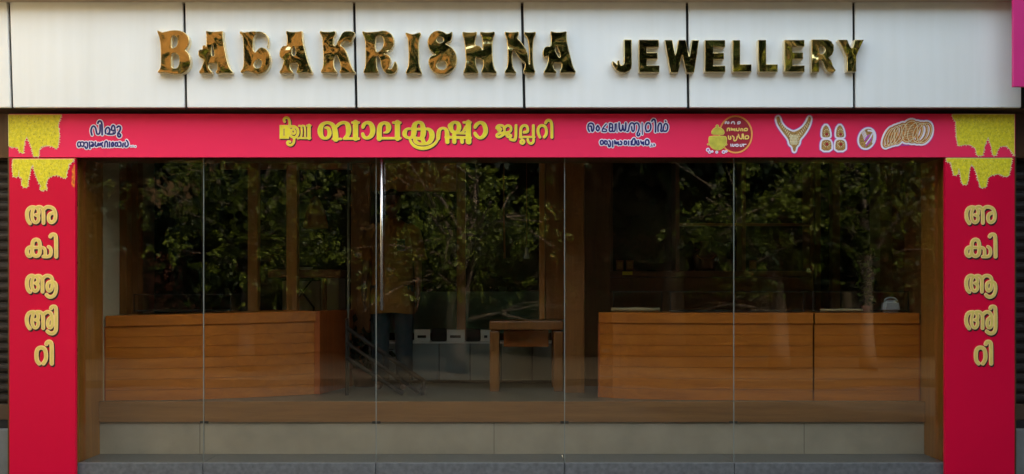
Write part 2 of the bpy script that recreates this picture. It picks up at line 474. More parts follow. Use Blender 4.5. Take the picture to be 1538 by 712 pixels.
def thin(loop, tol):
    """Douglas-Peucker on a closed loop"""
    P = np.array(loop)
    far = int(np.argmax(np.hypot(*(P - P[0]).T)))
    def dp(A):
        if len(A) < 3: return A[:-1]
        d = A[-1] - A[0]; L = np.hypot(*d) + 1e-12
        h = np.abs(d[0] * (A[:, 1] - A[0, 1]) - d[1] * (A[:, 0] - A[0, 0])) / L
        k = int(np.argmax(h))
        if h[k] < tol or k in (0, len(A) - 1): return A[:1]
        return np.concatenate([dp(A[:k + 1]), dp(A[k:])])
    return np.concatenate([dp(P[:far + 1]), dp(np.concatenate([P[far:], P[:1]]))])

def plate(name, fld, off, plane_y, front, thick, mat, parent, dx=0.0, dy=0.0, bevel=0.0, tol=0.05, minpts=4):
    """the area where the field is below off, as a flat solid lying on plane_y; `front` is how far its face stands proud of it"""
    gx, gy, F = fld
    loops = [thin(l, tol) for l in contours(gx, gy, F - off)]
    loops = [l for l in loops if len(l) >= minpts]
    cu = bpy.data.curves.new(name, 'CURVE'); cu.dimensions = '2D'; cu.fill_mode = 'BOTH'
    cu.extrude = max(thick / 2 - bevel, 1e-5)
    if bevel: cu.bevel_depth = bevel; cu.bevel_resolution = 1; cu.offset = -bevel
    for l in loops:
        sp = cu.splines.new('POLY'); sp.points.add(len(l) - 1); sp.use_cyclic_u = True
        for k, (px, py) in enumerate(l):
            sp.points[k].co = (X(px + dx, plane_y), Z(py + dy, plane_y), 0, 1)
    tmp = bpy.data.objects.new('tmp', cu)
    COL.objects.link(tmp)
    dg = bpy.context.evaluated_depsgraph_get()
    me = bpy.data.meshes.new_from_object(tmp.evaluated_get(dg))
    bpy.data.objects.remove(tmp); bpy.data.curves.remove(cu)
    n = len(me.vertices); co = np.empty(n * 3); me.vertices.foreach_get('co', co); co = co.reshape(-1, 3)
    mid = plane_y - front + thick / 2
    new = np.stack([co[:, 0], mid - co[:, 2], co[:, 1]], 1)
    me.vertices.foreach_set('co', new.ravel()); me.update()
    me.materials.clear()
    me.name = name
    return link_mesh(name, me, mat, parent)

# ---- the gold letters: outline points read at (x0, y0, magnification)
GOLD_UPPER = [
 ('B', (230, 40, 8.9), [(82,75),(105,78),(150,100),(185,92),(230,82),(290,70),(370,72),(440,95),(490,140),(512,195),(508,250),(485,300),(455,335),(490,365),(515,410),(528,480),(518,550),(480,610),(420,645),(350,655),(280,648),(220,635),(160,632),(95,638),(95,612),(120,590),(132,550),(136,480),(136,380),(132,280),(125,220),(115,165),(95,115)],
  [[(275,160),(300,140),(335,150),(360,180),(362,235),(345,285),(310,305),(275,312)], [(275,390),(300,370),(340,375),(375,410),(385,450),(378,520),(360,565),(325,580),(285,572),(272,540)]]),
 ('A', (230, 40, 8.9), [(730,78),(780,88),(845,93),(905,88),(960,80),(955,120),(960,180),(975,280),(1000,410),(1020,500),(1050,580),(1088,625),(1075,645),(1000,638),(930,640),(870,648),(865,625),(885,590),(890,540),(878,510),(830,508),(768,510),(765,550),(780,590),(815,625),(812,650),(760,642),(700,640),(645,645),(642,615),(665,590),(690,530),(712,465),(690,450),(650,430),(632,400),(632,350),(650,325),(690,328),(685,275),(720,268),(740,290),(742,220),(740,150),(735,110)],
  [[(820,245),(835,320),(850,410),(825,418),(805,400),(806,320)]]),
 ('L', (350, 40, 8.9), [(115,82),(160,100),(220,92),(330,82),(330,120),(300,160),(290,230),(290,330),(318,370),(350,330),(385,298),(440,305),(485,340),(515,400),(525,460),(510,540),(475,605),(410,645),(340,655),(270,625),(205,612),(150,640),(125,632),(128,612),(150,585),(165,540),(168,440),(165,300),(158,180),(145,135),(115,115)],
  [[(320,480),(350,455),(385,455),(412,490),(405,545),(375,575),(325,575),(300,545),(302,505)]]),
 ('A', (350, 40, 8.9), [(728,80),(790,95),(880,92),(948,80),(945,130),(950,200),(970,300),(1000,420),(1030,520),(1060,590),(1078,630),(1065,645),(1010,632),(940,635),(868,640),(868,612),(885,575),(890,530),(870,502),(830,510),(785,508),(780,560),(795,600),(825,630),(815,648),(760,640),(700,640),(645,645),(645,612),(670,585),(690,520),(705,465),(680,450),(650,430),(640,390),(650,320),(685,280),(740,275),(745,210),(742,140),(728,110)],
  [[(825,270),(850,310),(862,370),(850,405),(825,415),(805,380),(805,340)]]),
 ('K', (470, 40, 8.9), [(110,78),(160,92),(230,95),(320,80),(318,115),(295,160),(288,230),(295,275),(320,275),(345,220),(375,165),(405,110),(440,85),(520,82),(570,100),(572,130),(545,170),(530,235),(500,230),(470,210),(430,215),(400,235),(380,275),(410,290),(450,330),(475,400),(500,480),(530,560),(560,610),(582,630),(570,645),(510,632),(440,638),(372,640),(372,615),(392,580),(385,530),(365,460),(340,410),(318,405),(295,450),(295,530),(305,580),(335,615),(330,640),(270,635),(200,632),(125,638),(125,610),(150,570),(158,500),(158,400),(150,280),(145,180),(130,135),(110,110)], []),
 ('R', (470, 40, 8.9), [(670,82),(720,98),(800,95),(880,88),(940,75),(1010,85),(1070,130),(1097,200),(1090,270),(1055,330),(1000,370),(960,385),(1010,395),(1045,430),(1055,480),(1035,540),(1020,585),(1055,585),(1085,545),(1095,490),(1115,485),(1138,530),(1138,590),(1110,635),(1060,655),(1000,645),(950,605),(925,540),(915,470),(895,425),(860,405),(862,480),(865,560),(885,610),(888,640),(830,640),(760,640),(690,640),(690,610),(712,560),(718,480),(718,350),(715,240),(700,160),(680,125)],
  [[(848,160),(900,132),(945,155),(962,210),(955,280),(920,330),(880,365),(855,350),(845,290),(850,230)]]),
 ('I', (600, 40, 8.9), [(85,98),(140,115),(190,127),(240,108),(292,98),(290,140),(268,180),(262,280),(265,400),(268,520),(285,580),(308,640),(300,652),(250,640),(190,638),(95,648),(95,620),(120,570),(132,520),(135,400),(130,280),(122,180),(100,140)], []),
 ('S', (600, 40, 8.9), [(525,75),(590,90),(635,120),(670,112),(712,85),(710,150),(690,215),(660,225),(620,250),(660,270),(715,310),(755,370),(772,440),(762,530),(720,600),(650,650),(560,658),(480,635),(420,580),(395,510),(400,445),(440,405),(500,395),(460,375),(410,330),(385,260),(388,190),(420,125),(470,88)],
  [[(545,150),(585,170),(600,200),(590,225),(555,242),(520,235),(500,205),(510,165)], [(575,470),(615,480),(640,520),(635,560),(610,590),(570,598),(525,585),(500,545),(505,500),(535,480)]]),
 ('H', (600, 40, 8.9), [(845,90),(900,100),(980,102),(1038,90),(1035,130),(1015,180),(1012,270),(1055,275),(1100,300),(1115,340),(1115,230),(1105,150),(1080,115),(1080,92),(1140,100),(1200,100),(1275,88),(1275,125),(1247,190),(1242,290),(1245,420),(1255,520),(1275,590),(1302,632),(1290,648),(1200,635),(1098,640),(1100,610),(1120,560),(1125,470),(1085,445),(1040,440),(1022,425),(1020,480),(1030,560),(1058,620),(1050,645),(960,640),(858,645),(860,615),(885,560),(892,480),(888,380),(880,280),(870,190),(850,140)], []),
 ('N', (730, 40, 8.9), [(248,88),(300,98),(380,98),(438,88),(435,130),(415,175),(455,215),(500,270),(535,330),(560,400),(574,520),(582,520),(578,440),(575,330),(565,220),(545,160),(512,125),(508,92),(560,100),(620,98),(665,90),(660,130),(632,180),(625,280),(622,420),(628,520),(640,580),(655,615),(650,640),(580,640),(505,638),(500,600),(520,560),(525,510),(490,480),(440,430),(405,380),(375,330),(350,380),(348,460),(355,540),(375,595),(402,630),(395,645),(320,638),(250,640),(252,612),(280,570),(292,500),(292,380),(288,280),(280,190),(258,130)], []),
 ('A', (730, 40, 8.9), [(858,82),(920,98),(1000,98),(1075,82),(1070,130),(1075,220),(1100,330),(1125,430),(1150,530),(1175,590),(1195,620),(1185,640),(1110,632),(1050,635),(985,640),(985,610),(1005,570),(1010,510),(985,500),(945,505),(900,500),(895,545),(910,590),(938,620),(930,645),(870,638),(768,640),(770,615),(795,580),(815,520),(832,450),(825,410),(790,425),(762,420),(755,380),(765,320),(800,285),(860,285),(865,220),(870,160),(860,120)],
  [[(935,265),(960,320),(985,385),(990,430),(970,430),(945,390),(920,340)]]),
]
GOLD_LOWER = [
 ('J', (910, 50, 10.17), [(265,122),(383,122),(383,500),(375,560),(340,600),(280,622),(200,615),(140,575),(95,500),(85,455),(105,450),(130,475),(162,500),(165,445),(195,435),(200,490),(225,515),(255,500),(267,470)], []),
 ('E', (910, 50, 10.17), [(492,125),(795,125),(795,238),(612,238),(612,318),(775,318),(775,415),(612,415),(612,515),(802,515),(802,618),(492,618)], []),
 ('W', (910, 50, 10.17), [(885,128),(1000,128),(1045,360),(1095,128),(1200,128),(1255,380),(1295,130),(1405,130),(1330,620),(1215,620),(1145,350),(1090,620),(970,620)], []),
 ('E', (1040, 50, 10.17), [(172,130),(478,130),(478,235),(300,235),(300,322),(460,322),(460,420),(300,420),(300,518),(480,518),(480,615),(172,615)], []),
 ('L', (1040, 50, 10.17), [(592,130),(705,130),(705,498),(878,498),(878,612),(592,612)], []),
 ('L', (1040, 50, 10.17), [(980,128),(1100,128),(1100,498),(1275,498),(1275,612),(985,612)], []),
 ('E', (1165, 50, 10.17), [(108,128),(410,128),(410,225),(228,225),(228,318),(390,318),(390,415),(228,415),(228,515),(412,515),(412,610),(108,610)], []),
 ('R', (1165, 50, 10.17), [(520,122),(760,122),(820,150),(855,210),(855,290),(830,350),(770,395),(815,440),(840,520),(885,590),(850,620),(770,615),(730,560),(690,460),(650,425),(632,440),(632,610),(520,618)], [[(630,235),(680,215),(720,240),(725,290),(700,335),(650,345),(632,320)]]),
 ('Y', (1165, 50, 10.17), [(925,125),(1060,125),(1085,190),(1110,245),(1140,245),(1175,125),(1312,125),(1220,310),(1195,380),(1195,605),(1055,605),(1055,390),(1000,260)], []),
]

# ---- banner writing
def ink_name():
    k = Ink().frame(410, 170, 10.17)
    k.stroke([(180,130),(163,100),(190,70),(228,70),(256,110),(258,190)], 34)
    k.poly([(105,185),(245,185),(245,390),(105,390)]); k.hole([(162,235),(178,235),(178,350),(162,350)], 0)
    k.stroke([(250,240),(250,330),(300,372),(350,372),(385,320),(385,250),(340,205),(270,205)], 36)
    k.stroke([(320,250),(345,285),(325,320),(285,310),(280,260),(315,240)], 30)
    k.stroke([(400,195),(440,200),(442,330),(420,380),(380,388)], 26)
    k.stroke([(450,192),(492,198),(492,385)], 24); k.stroke([(520,192),(575,192)], 26); k.stroke([(553,190),(553,385)], 46)
    k.stroke([(430,382),(572,382)], 26)
    k.stroke([(325,385),(322,450),(285,492),(240,488),(214,455),(235,428),(262,440)], 32)
    # BA
    k.stroke([(800,222,25),(850,230,50),(872,300,62),(850,370,50),(795,392,32),(740,362,62),(718,270,85),(740,185,62),(810,142,36),(890,155,46),(940,215,70),(955,310,82),(960,395,82)])
    k.stroke([(965,210,40),(1030,150,45),(1100,142,40),(1150,180,75),(1160,260,80),(1145,340,60),(1095,385,40)])
    k.stroke([(915,395),(1040,395)], 30); k.stroke([(1085,390),(1310,390)], 34)
    k.stroke([(1262,145),(1262,385)], 76); k.stroke([(1212,145),(1312,145)], 32)
    k.frame(540, 170, 10.17)
    k.stroke([(52,215,46),(62,180,56),(100,145,40),(160,150,60),(200,210,76),(205,300,76),(170,360,60),(110,390,36),(62,360,56),(50,320,46)])
    k.stroke([(302,390,70),(302,240,75),(320,175,60),(380,142,36),(440,175,72),(448,230,78),(430,288,46),(375,300,16)])
    k.stroke([(280,385),(625,385)], 34); k.stroke([(580,145),(580,385)], 76); k.stroke([(515,147),(625,147)], 32)
    k.stroke([(790,240,28),(720,240,36),(680,310,74),(710,370,42),(785,385,30),(832,335,80),(832,200,80),(860,152,50),(910,135,36),(955,160,60),(975,230,76),(975,330,80),(945,390,50),(890,388,36),(850,370,30)])
    k.stroke([(860,245),(980,245)], 34)
    k.stroke([(985,240,28),(1060,242,40),(1108,300,80),(1108,380,76),(1070,450,56),(990,478,30),(900,470,42),(850,430,62),(842,375,40)])
    k.stroke([(960,390),(985,455)], 60)
    k.stroke([(772,405,36),(800,470,40),(860,520,46),(960,542,50),(1060,525,46),(1140,480,40),(1190,420,34),(1200,370,26)])
    k.frame(640, 170, 10.17)
    k.stroke([(185,385,54),(190,290,60),(215,240,40),(270,225,30),(318,260,60),(324,370,70)])
    k.stroke([(372,200,78),(400,152,46),(445,137,36),(495,160,60),(508,225,70),(480,288,50),(430,300,46),(385,265,60),(372,195,78)], it=2)
    k.stroke([(430,300),(430,440)], 60); k.stroke([(300,368),(680,378)], 38); k.stroke([(470,308),(600,312)], 28)
    k.stroke([(645,145),(645,435)], 78); k.stroke([(575,142),(680,142)], 32); k.stroke([(608,220,50),(565,290,28),(500,308,20)])
    k.stroke([(322,390),(325,440)], 62); k.stroke([(435,390),(435,440)], 52); k.stroke([(545,390),(550,440)], 54); k.stroke([(650,390),(655,440)], 72)
    k.stroke([(748,215,46),(765,178,56),(820,137,38),(880,160,62),(910,230,68),(910,300,68),(870,365,54),(815,385,36),(766,345,54),(746,310,46)])
    k.frame(735, 170, 10.17)
    k.stroke([(178,248),(150,218),(122,245),(150,278),(178,255),(150,215),(105,240),(120,195),(165,185),(215,195),(232,240),(230,285)], 32)
    k.stroke([(235,225),(270,187),(315,195),(338,235),(320,285),(262,300),(180,302),(120,320),(108,350),(140,372),(195,345),(235,312),(285,318)], 34)
    k.stroke([(290,322),(338,338),(322,370),(280,366),(262,340)], 30)
    k.stroke([(318,398),(350,412),(405,412),(407,190)], 38)
    k.stroke([(478,370),(478,240),(500,200),(540,185),(582,205),(592,285),(530,293)], 38); k.stroke([(465,366),(690,366)], 26)
    k.stroke([(672,190),(672,366)], 38)
    k.stroke([(503,405),(540,440),(503,475),(468,440),(503,405)], 32); k.stroke([(585,400),(600,452),(640,472),(675,440),(675,392)], 32)
    k.stroke([(772,368),(745,310),(742,240),(770,195),(815,187),(858,210),(875,270),(868,330),(840,366)], 38)
    k.stroke([(858,150),(880,112),(920,107),(948,138),(955,200),(955,370)], 40)
    return k

def ink_blue_left():
    a = Ink().frame(105, 175, 12.95)
    a.stroke([(432,360),(410,280),(430,205),(470,182),(505,220),(518,290),(528,345),(575,345),(592,290),(590,165)], 30)
    a.stroke([(548,132),(560,98),(590,85),(618,110),(630,180),(630,355)], 32)
    a.stroke([(700,330),(690,270),(720,220),(758,212),(782,260),(770,330),(715,345),(885,345),(882,260),(872,195),(848,170),(822,190),(812,260)], 30)
    a.stroke([(815,270),(880,272)], 24); a.stroke([(845,290),(845,335)], 18)
    a.stroke([(920,215),(950,185),(985,200),(985,260),(945,320),(930,370),(955,405),(990,385),(985,345),(940,325)], 32)
    for s in ([(170,590),(150,545),(165,500),(200,495),(215,540),(200,590),(165,585)], [(225,500),(262,495),(282,540),(262,588),(225,572)],
              [(285,520),(300,505),(340,500),(352,550),(340,620),(310,622),(298,585)], [(385,500),(392,620)], [(420,500),(460,510),(462,585),(410,582),(440,545)],
              [(502,500),(490,570),(530,590),(560,500),(562,590),(602,500),(640,590)], [(600,560),(640,505)], [(680,590),(685,500),(715,475),(735,510),(735,590)],
              [(775,500),(775,590)], [(820,580),(812,520),(850,495),(852,580),(820,585)], [(890,510),(880,580),(932,580),(930,500),(890,520)],
              [(960,500),(992,500),(1002,580),(950,580)], [(1040,520),(1030,590)], [(1080,510),(1070,570),(1100,597),(1142,560),(1132,500),(1105,465)]):
        a.stroke(s, 26)
    for u, v in ((1190, 580), (1228, 578), (1275, 585)): a.dot(u, v, 8)
    return a

def ink_blue_right():
    a = Ink().frame(870, 175, 12.95)
    a.stroke([(195,290),(165,230),(178,150),(225,125),(275,150),(287,220),(265,290),(240,285),(240,190),(208,190)], 28)
    a.stroke([(360,180),(398,235),(360,292),(322,235),(360,178)], 28)
    a.stroke([(445,290),(455,230),(525,150)], 22); a.stroke([(470,240),(530,250),(530,295),(470,295)], 22)
    a.stroke([(595,140),(588,220),(580,290),(640,292),(650,220),(645,150),(595,138)], 26); a.stroke([(590,220),(650,220)], 22)
    a.stroke([(700,150),(698,290),(650,290)], 26); a.stroke([(725,140),(735,300)], 14)
    a.stroke([(775,130),(775,230),(800,290),(840,260),(845,150),(850,250),(890,290),(905,200),(905,130)], 30)
    a.frame(940, 175, 12.95)
    a.stroke([(20,290),(50,290),(60,200),(90,130),(140,125),(167,170),(160,290),(120,290),(110,200)], 26)
    a.stroke([(165,150),(210,120),(250,150),(262,220),(240,300),(215,330),(225,380),(262,370),(265,330)], 28)
    a.stroke([(315,130),(320,350)], 16)
    a.stroke([(400,290),(375,220),(395,140),(440,120),(480,150),(487,230),(455,290),(395,290)], 28); a.stroke([(505,90),(530,52),(568,70),(578,150),(575,300)], 30)
    a.stroke([(625,290),(620,200),(650,130),(690,140),(690,230),(672,290),(720,290),(730,200),(762,130),(810,160),(815,230),(790,290),(735,285)], 28)
    a.stroke([(770,88),(776,100)], 26)
    a.frame(870, 175, 12.95)
    for s in ([(420,540),(405,500),(425,465),(465,470),(467,540),(425,545)], [(500,470),(490,540),(540,545),(545,480),(500,475)], [(580,470),(605,500),(605,580),(572,590),(565,545)],
              [(650,480),(650,590)], [(690,470),(692,550),(720,480),(722,550),(760,480),(762,550)], [(800,480),(830,500),(822,550),(790,545)],
              [(880,490),(870,545),(922,545),(920,480),(880,480)], [(960,480),(960,550)], [(1010,480),(1010,550)]):
        a.stroke(s, 26)
    a.frame(940, 175, 12.95)
    for s in ([(110,550),(130,440),(178,425),(180,550),(140,550)], [(205,480),(215,550),(262,550),(240,470)], [(290,480),(310,545),(340,480),(342,550)],
              [(385,540),(375,480),(410,445),(445,470),(452,530),(420,555),(380,540)]): a.stroke(s, 28)
    a.dot(480, 580, 7); a.stroke([(500,535),(500,575),(522,575)], 10, 0); a.stroke([(545,535),(567,555),(545,577),(542,535)], 10)
    return a

def ink_pillar(dx):
    k = Ink()
    k.frame(28 + dx, 298, 15.14)
    W = 80
    k.stroke([(265,565),(215,500),(195,400),(200,290),(250,220),(310,197),(370,207)], W)
    k.stroke([(365,210),(320,290),(310,400),(330,510),(390,558),(450,520),(465,440),(440,392),(395,375)], W - 8)
    k.stroke([(440,392),(470,330),(460,260),(415,205),(480,188),(540,215),(570,270),(572,560)], W - 4)
    k.stroke([(572,260),(630,195),(720,192),(800,230),(840,320),(845,420),(830,500),(760,555),(700,520),(682,430),(710,355),(780,330)], W - 4)
    k.frame(28 + dx, 343, 13.43); W = 72
    k.stroke([(275,385),(210,382),(168,440),(178,530),(230,568),(275,520),(280,400),(285,290),(310,240),(360,222),(410,240),(432,300),(438,420),(430,520),(370,568),(300,540),(278,470)], W)
    k.stroke([(280,385),(430,385),(500,388),(540,420),(545,500),(540,570)], W - 12)
    k.stroke([(505,568),(600,572),(650,545),(665,460),(645,395),(610,372)], W - 8)
    k.stroke([(645,165),(662,132),(710,118),(752,142),(762,220),(762,570)], W)
    k.frame(28 + dx, 402, 13.43)
    k.stroke([(235,488),(190,440),(170,340),(175,240),(220,172),(280,157),(320,180)], W)
    k.stroke([(310,180),(280,240),(268,340),(290,440),(340,483),(395,440),(405,370),(378,327),(345,312)], W - 8)
    k.stroke([(378,327),(402,270),(395,210),(350,170),(430,160),(480,210),(487,260),(487,485)], W - 4)
    k.stroke([(490,220),(540,167),(610,157),(668,190),(690,260),(685,380),(670,440),(620,478),(585,430),(580,345),(610,292),(680,283),(740,303),(765,370),(760,470),(730,555),(660,598),(600,583),(568,545)], W - 6)
    k.frame(28 + dx, 452, 12.27); W = 66
    k.stroke([(210,505),(165,440),(150,340),(170,250),(220,207),(280,203)], W)
    k.stroke([(285,215),(260,290),(250,390),(275,475),(320,503),(360,460),(370,390),(348,357),(315,348)], W - 8)
    k.stroke([(348,357),(370,300),(360,240),(315,205),(390,197),(440,230),(458,280),(458,502)], W - 4)
    k.stroke([(462,250),(510,205),(560,197),(602,225),(628,290),(633,390),(620,470),(580,498),(545,460),(540,390),(560,335),(600,305)], W - 4)
    k.stroke([(602,138),(612,110),(650,98),(688,112),(697,170),(697,450),(690,550),(650,598),(580,598),(535,560)], W - 2)
    k.frame(28 + dx, 505, 13.43); W = 76
    k.stroke([(420,548),(375,500),(362,400),(368,300),(402,242),(460,223),(518,242),(552,300),(562,400),(552,480),(505,548)], W)
    k.stroke([(565,158),(580,122),(620,104),(658,122),(674,180),(674,552)], W)
    return k

LEAF = {
 'top_left': ((8, 168, 10.17), [(45,42),(865,42),(840,100),(810,200),(825,300),(830,350),(825,410),(805,545),(775,565),(720,530),(640,515),(550,535),(520,590),(515,685),(430,685),(415,590),(385,500),(330,385),(300,450),(285,560),(280,640),(210,610),(190,545),(140,545),(50,525)]),
 'low_left': ((8, 235, 12.95), [(150,48),(1345,48),(1300,120),(1240,150),(1235,230),(1195,320),(1200,410),(1145,430),(1060,385),(1000,365),(930,380),(840,420),(810,490),(790,570),(820,640),(770,655),(690,670),(670,620),(700,580),(640,490),(600,380),(560,260),(545,170),(510,200),(490,310),(450,460),(440,590),(390,615),(340,590),(310,530),(335,440),(300,400),(265,395),(270,270),(255,395),(190,410),(150,370),(135,200)]),
 'top_right': ((1415, 168, 5.835), [(85,20),(634,20),(634,390),(600,340),(565,300),(510,305),(490,330),(470,385),(440,380),(430,310),(402,225),(375,290),(355,385),(305,385),(290,320),(245,290),(200,290),(140,300),(125,240),(120,150),(118,90),(90,50)]),
 'low_right': ((1415, 168, 5.835), [(36,404),(612,404),(605,460),(585,560),(550,570),(500,545),(440,555),(400,580),(385,660),(340,670),(320,620),(300,540),(275,480),(255,465),(240,500),(230,590),(215,640),(180,640),(165,600),(160,560),(145,500),(135,550),(105,560),(85,500),(75,445),(40,440)]),
}
def flower_print(key, plane_y, parent):
    fr, pts = LEAF[key]
    k = Ink().frame(*fr).poly(pts)
    q = k.polys[0]
    s = k.s
    r = random.Random(len(key) * 7 + ord(key[-1]))
    top = min(p[1] for p in q)
    for a, b in zip(q, q[1:] + [q[0]]):
        L = math.hypot(b[0] - a[0], b[1] - a[1]); n = max(1, int(L / 2.9))
        if abs(a[1] - top) < 1.0 and abs(b[1] - top) < 1.0: continue
        if abs(a[0] - b[0]) < 0.5 and L > 40: continue
        for t in range(n):
            x, y = a[0] + (b[0] - a[0]) * (t + .5) / n, a[1] + (b[1] - a[1]) * (t + .5) / n
            nx, ny = (b[1] - a[1]) / L, -(b[0] - a[0]) / L
            q_ = r.uniform(.5, 1.9); w_ = r.uniform(-1.2, 1.2)
            k.segs.append(((x - nx, y - ny, 1.1), (x + nx * q_ + ny * w_, y + ny * q_ - nx * w_, .42)))
    fld = k.field(0.25)
    e = plate('flower_print', fld, 0.1, plane_y, 0.0025, 0.002, M['cream_print'], parent, tol=0.06)
    plate('flower_print_centre', fld, -0.55, plane_y, 0.0035, 0.002, M['kani'], e, tol=0.06)
    # dark and pale florets
    k2 = Ink().frame(0, 0, 1); g = Ink._poly(q, np.array([0.]), np.array([0.]))
    k3 = Ink().frame(0, 0, 1)
    xs = [p[0] for p in q]; ys = [p[1] for p in q]
    for n in range(620):
        x, y = r.uniform(min(xs), max(xs)), r.uniform(min(ys), max(ys))
        if Ink._poly(q, np.array([x]), np.array([y]))[0, 0] > -2.2: continue
        a = r.gauss(PI / 2, .55); L = r.uniform(.8, 2.6)
        (k2 if n % 3 == 0 else k3).segs.append(((x, y, .30), (x + L * math.cos(a), y + L * math.sin(a), .14)))
    plate('floret_print', k2.field(0.2), 0, plane_y, 0.0045, 0.002, M['flo_dark'], e, tol=0.04)
    plate('floret_print', k3.field(0.2), 0, plane_y, 0.0050, 0.002, M['flo_pale'], e, tol=0.04)
M['flo_dark'] = paint('dark_floret_print', (0.42, 0.33, 0.015), 0.5)
M['flo_pale'] = paint('pale_floret_print', (0.82, 0.73, 0.09), 0.5)

# ================================================================== THE SETTING
def structure(name, mb, mat): return tag(mb.build(name, mat), kind='structure')
structure('road', MB().box(-60, 60, -9.4, -2.6, -0.3, 0.0), M['asphalt'])
structure('pavement', MB().box(-60, 60, -2.6, 0.9, -0.3, 0.12), M['pave'])
structure('far_pavement', MB().box(-60, 60, -60, -9.4, -0.3, 0.13), M['earth'])
structure('ground', MB().box(-90, 90, -90, 60, -0.6, -0.31), M['concrete'])

# ------------------------------------------------------------------ the shop's own building
shop = empty('shop_building', (0, 0, 0), 'shop building with dark timber-lined room, raised tiled floor and granite plinth behind the glass front', 'building')
JX = 3.171
MB().box(-4.3, 4.3, 0.10, 0.42, 2.545, 5.2).build('lintel', M['wood_dark'], shop)
MB().box(-4.3, 4.3, -0.115, 0.098, 2.868, 5.2).build('fascia_frame', M['soffit'], shop)
MB().box(-4.25, 4.25, -0.119, -0.1155, 2.866, 3.6).build('joint_backing', M['joint'], shop)
MB().box(-4.5, 4.5, -0.75, 0.6, 5.2, 5.4).build('roof', M['concrete'], shop)
MB().box(-4.5, 4.5, 0.6, 4.0, 3.3, 3.5).build('roof', M['concrete'], shop)
MB().box(-4.5, 4.5, 0.42, 0.6, 2.9, 5.2).build('parapet', M['concrete'], shop)
for s in (-1, 1):
    xa, xb = sorted((s * 3.665, s * (JX + 0.012)))
    MB().box(xa, xb, 0.012, 0.44, 0.12, 2.545).build('pier', M['wood_dark'], shop)
    xa, xb = sorted((s * (JX + 0.010), s * (JX - 0.004)))
    MB().box(xa, xb, 0.062, 0.50, 0.313, 2.56).build('jamb', M['jamb'], shop)
    xa, xb = sorted((s * 3.62, s * 3.72))
    MB().box(xa, xb, 0.44, 3.9, 0.2, 3.3).build('side_wall', M['wallpaint'], shop)
    xa, xb = sorted((s * 3.157, s * 3.181))
    MB().box(xa, xb, -0.002, 0.011, 0.12, 2.526).build('brass_trim', M['brass'], shop)
MB().box(-3.62, 3.62, 3.02, 3.3, 0.72, 3.039).build('back_wall', M['wood_dark'], shop)
MB().box(-3.62, 3.62, 0.44, 3.66, 3.04, 3.3).build('ceiling', M['ceil'], shop)
MB().box(-3.62, 3.62, 0.45, 3.66, 0.3, 0.713).build('floor', M['tile'], shop)
SE = [X(p, 0.05) for p in (306, 565, 848, 1102)]
MB().box(-JX + .006, JX - .006, 0.415, 0.449, 0.560, 0.717, 0.003).build('floor_edge', M['nosing'], shop)
MB().box(-JX + .006, JX - .006, 0.435, 0.449, 0.313, 0.556).build('riser', M['stone'], shop)
for px in (300, 742, 1208): MB().box(X(px, .43) - .0015, X(px, .43) + .0015, 0.4335, 0.4349, 0.315, 0.552).build('riser_joint', M['joint'], shop)
zs = [-4.2 + .6] + SE + [4.2 - .6]
for a, b in zip(zs, zs[1:]):
    MB().box(max(a, -3.17) + .002, min(b, 3.17) - .002, 0.025, 0.433, 0.12, 0.312, 0.004).build('plinth_slab', M['granite'], shop)
# timber lining of the room: posts and dark glazed panels on the back wall
def back(px0, px1, py0, py1, y, thick, name, mat, bev=0.004):
    return MB().box(X(px0, y), X(px1, y), y, y + thick, Z(py1, y), Z(py0, y), bev).build(name, mat, shop)
for a, b in ((372, 387), (430, 446)): back(a, b, 236, 560, 1.5, 0.1, 'wall_post', M['jamb'])
for a, b in ((1224, 1233), (1250, 1262)): back(a, b, 236, 560, 2.86, 0.1, 'wall_post', M['jamb'])
back(686, 699, 236, 509, 2.2, 0.1, 'wall_post', M['jamb'])
back(810, 818, 236, 480, 1.4, 0.1, 'wall_post', M['jamb'])
back(527, 556, 236, 595, 1.9, 0.06, 'wall_panel', M['wood_z'])
back(819, 848, 236, 480, 1.42, 0.06, 'wall_panel', M['wood_z'])
back(557, 686, 236, 287, 1.95, 0.06, 'head_panel', M['jamb'])
back(330, 527, 236, 254, 1.6, 0.06, 'head_panel', M['wood_z'])
for a, b in ((206, 300), (306, 372), (387, 430), (446, 527), (566, 686), (699, 810), (918, 1085), (1090, 1224), (1233, 1340)):
    back(a, b, 238, 520, 2.96, 0.055, 'glazed_panel', M['darkpanel'], 0)
back(878, 917, 236, 600, 1.75, 0.4, 'partition', M['wood_dark'])
back(848, 878, 236, 592, 1.16, 0.16, 'column', M['wood_z'], 0.008)
back(1340, 1391, 236, 470, 1.5, 0.3, 'cupboard_panel', M['wood_dark'])
back(176, 190, 236, 472, 0.95, 0.12, 'wall_post', M['wood_z'])
back(194, 207, 236, 472, 1.15, 0.12, 'wall_post', M['wood_z'])
MB().box(-3.619, -3.168, 0.505, 0.84, 0.714, 3.039).build('wall_return', M['wallpaint'], shop)
MB().box(3.168, 3.619, 0.505, 0.84, 0.714, 3.039).build('wall_return', M['wood_dark'], shop)
back(566, 848, 438, 500, 2.75, 0.05, 'teal_dado', M['teal'], 0)

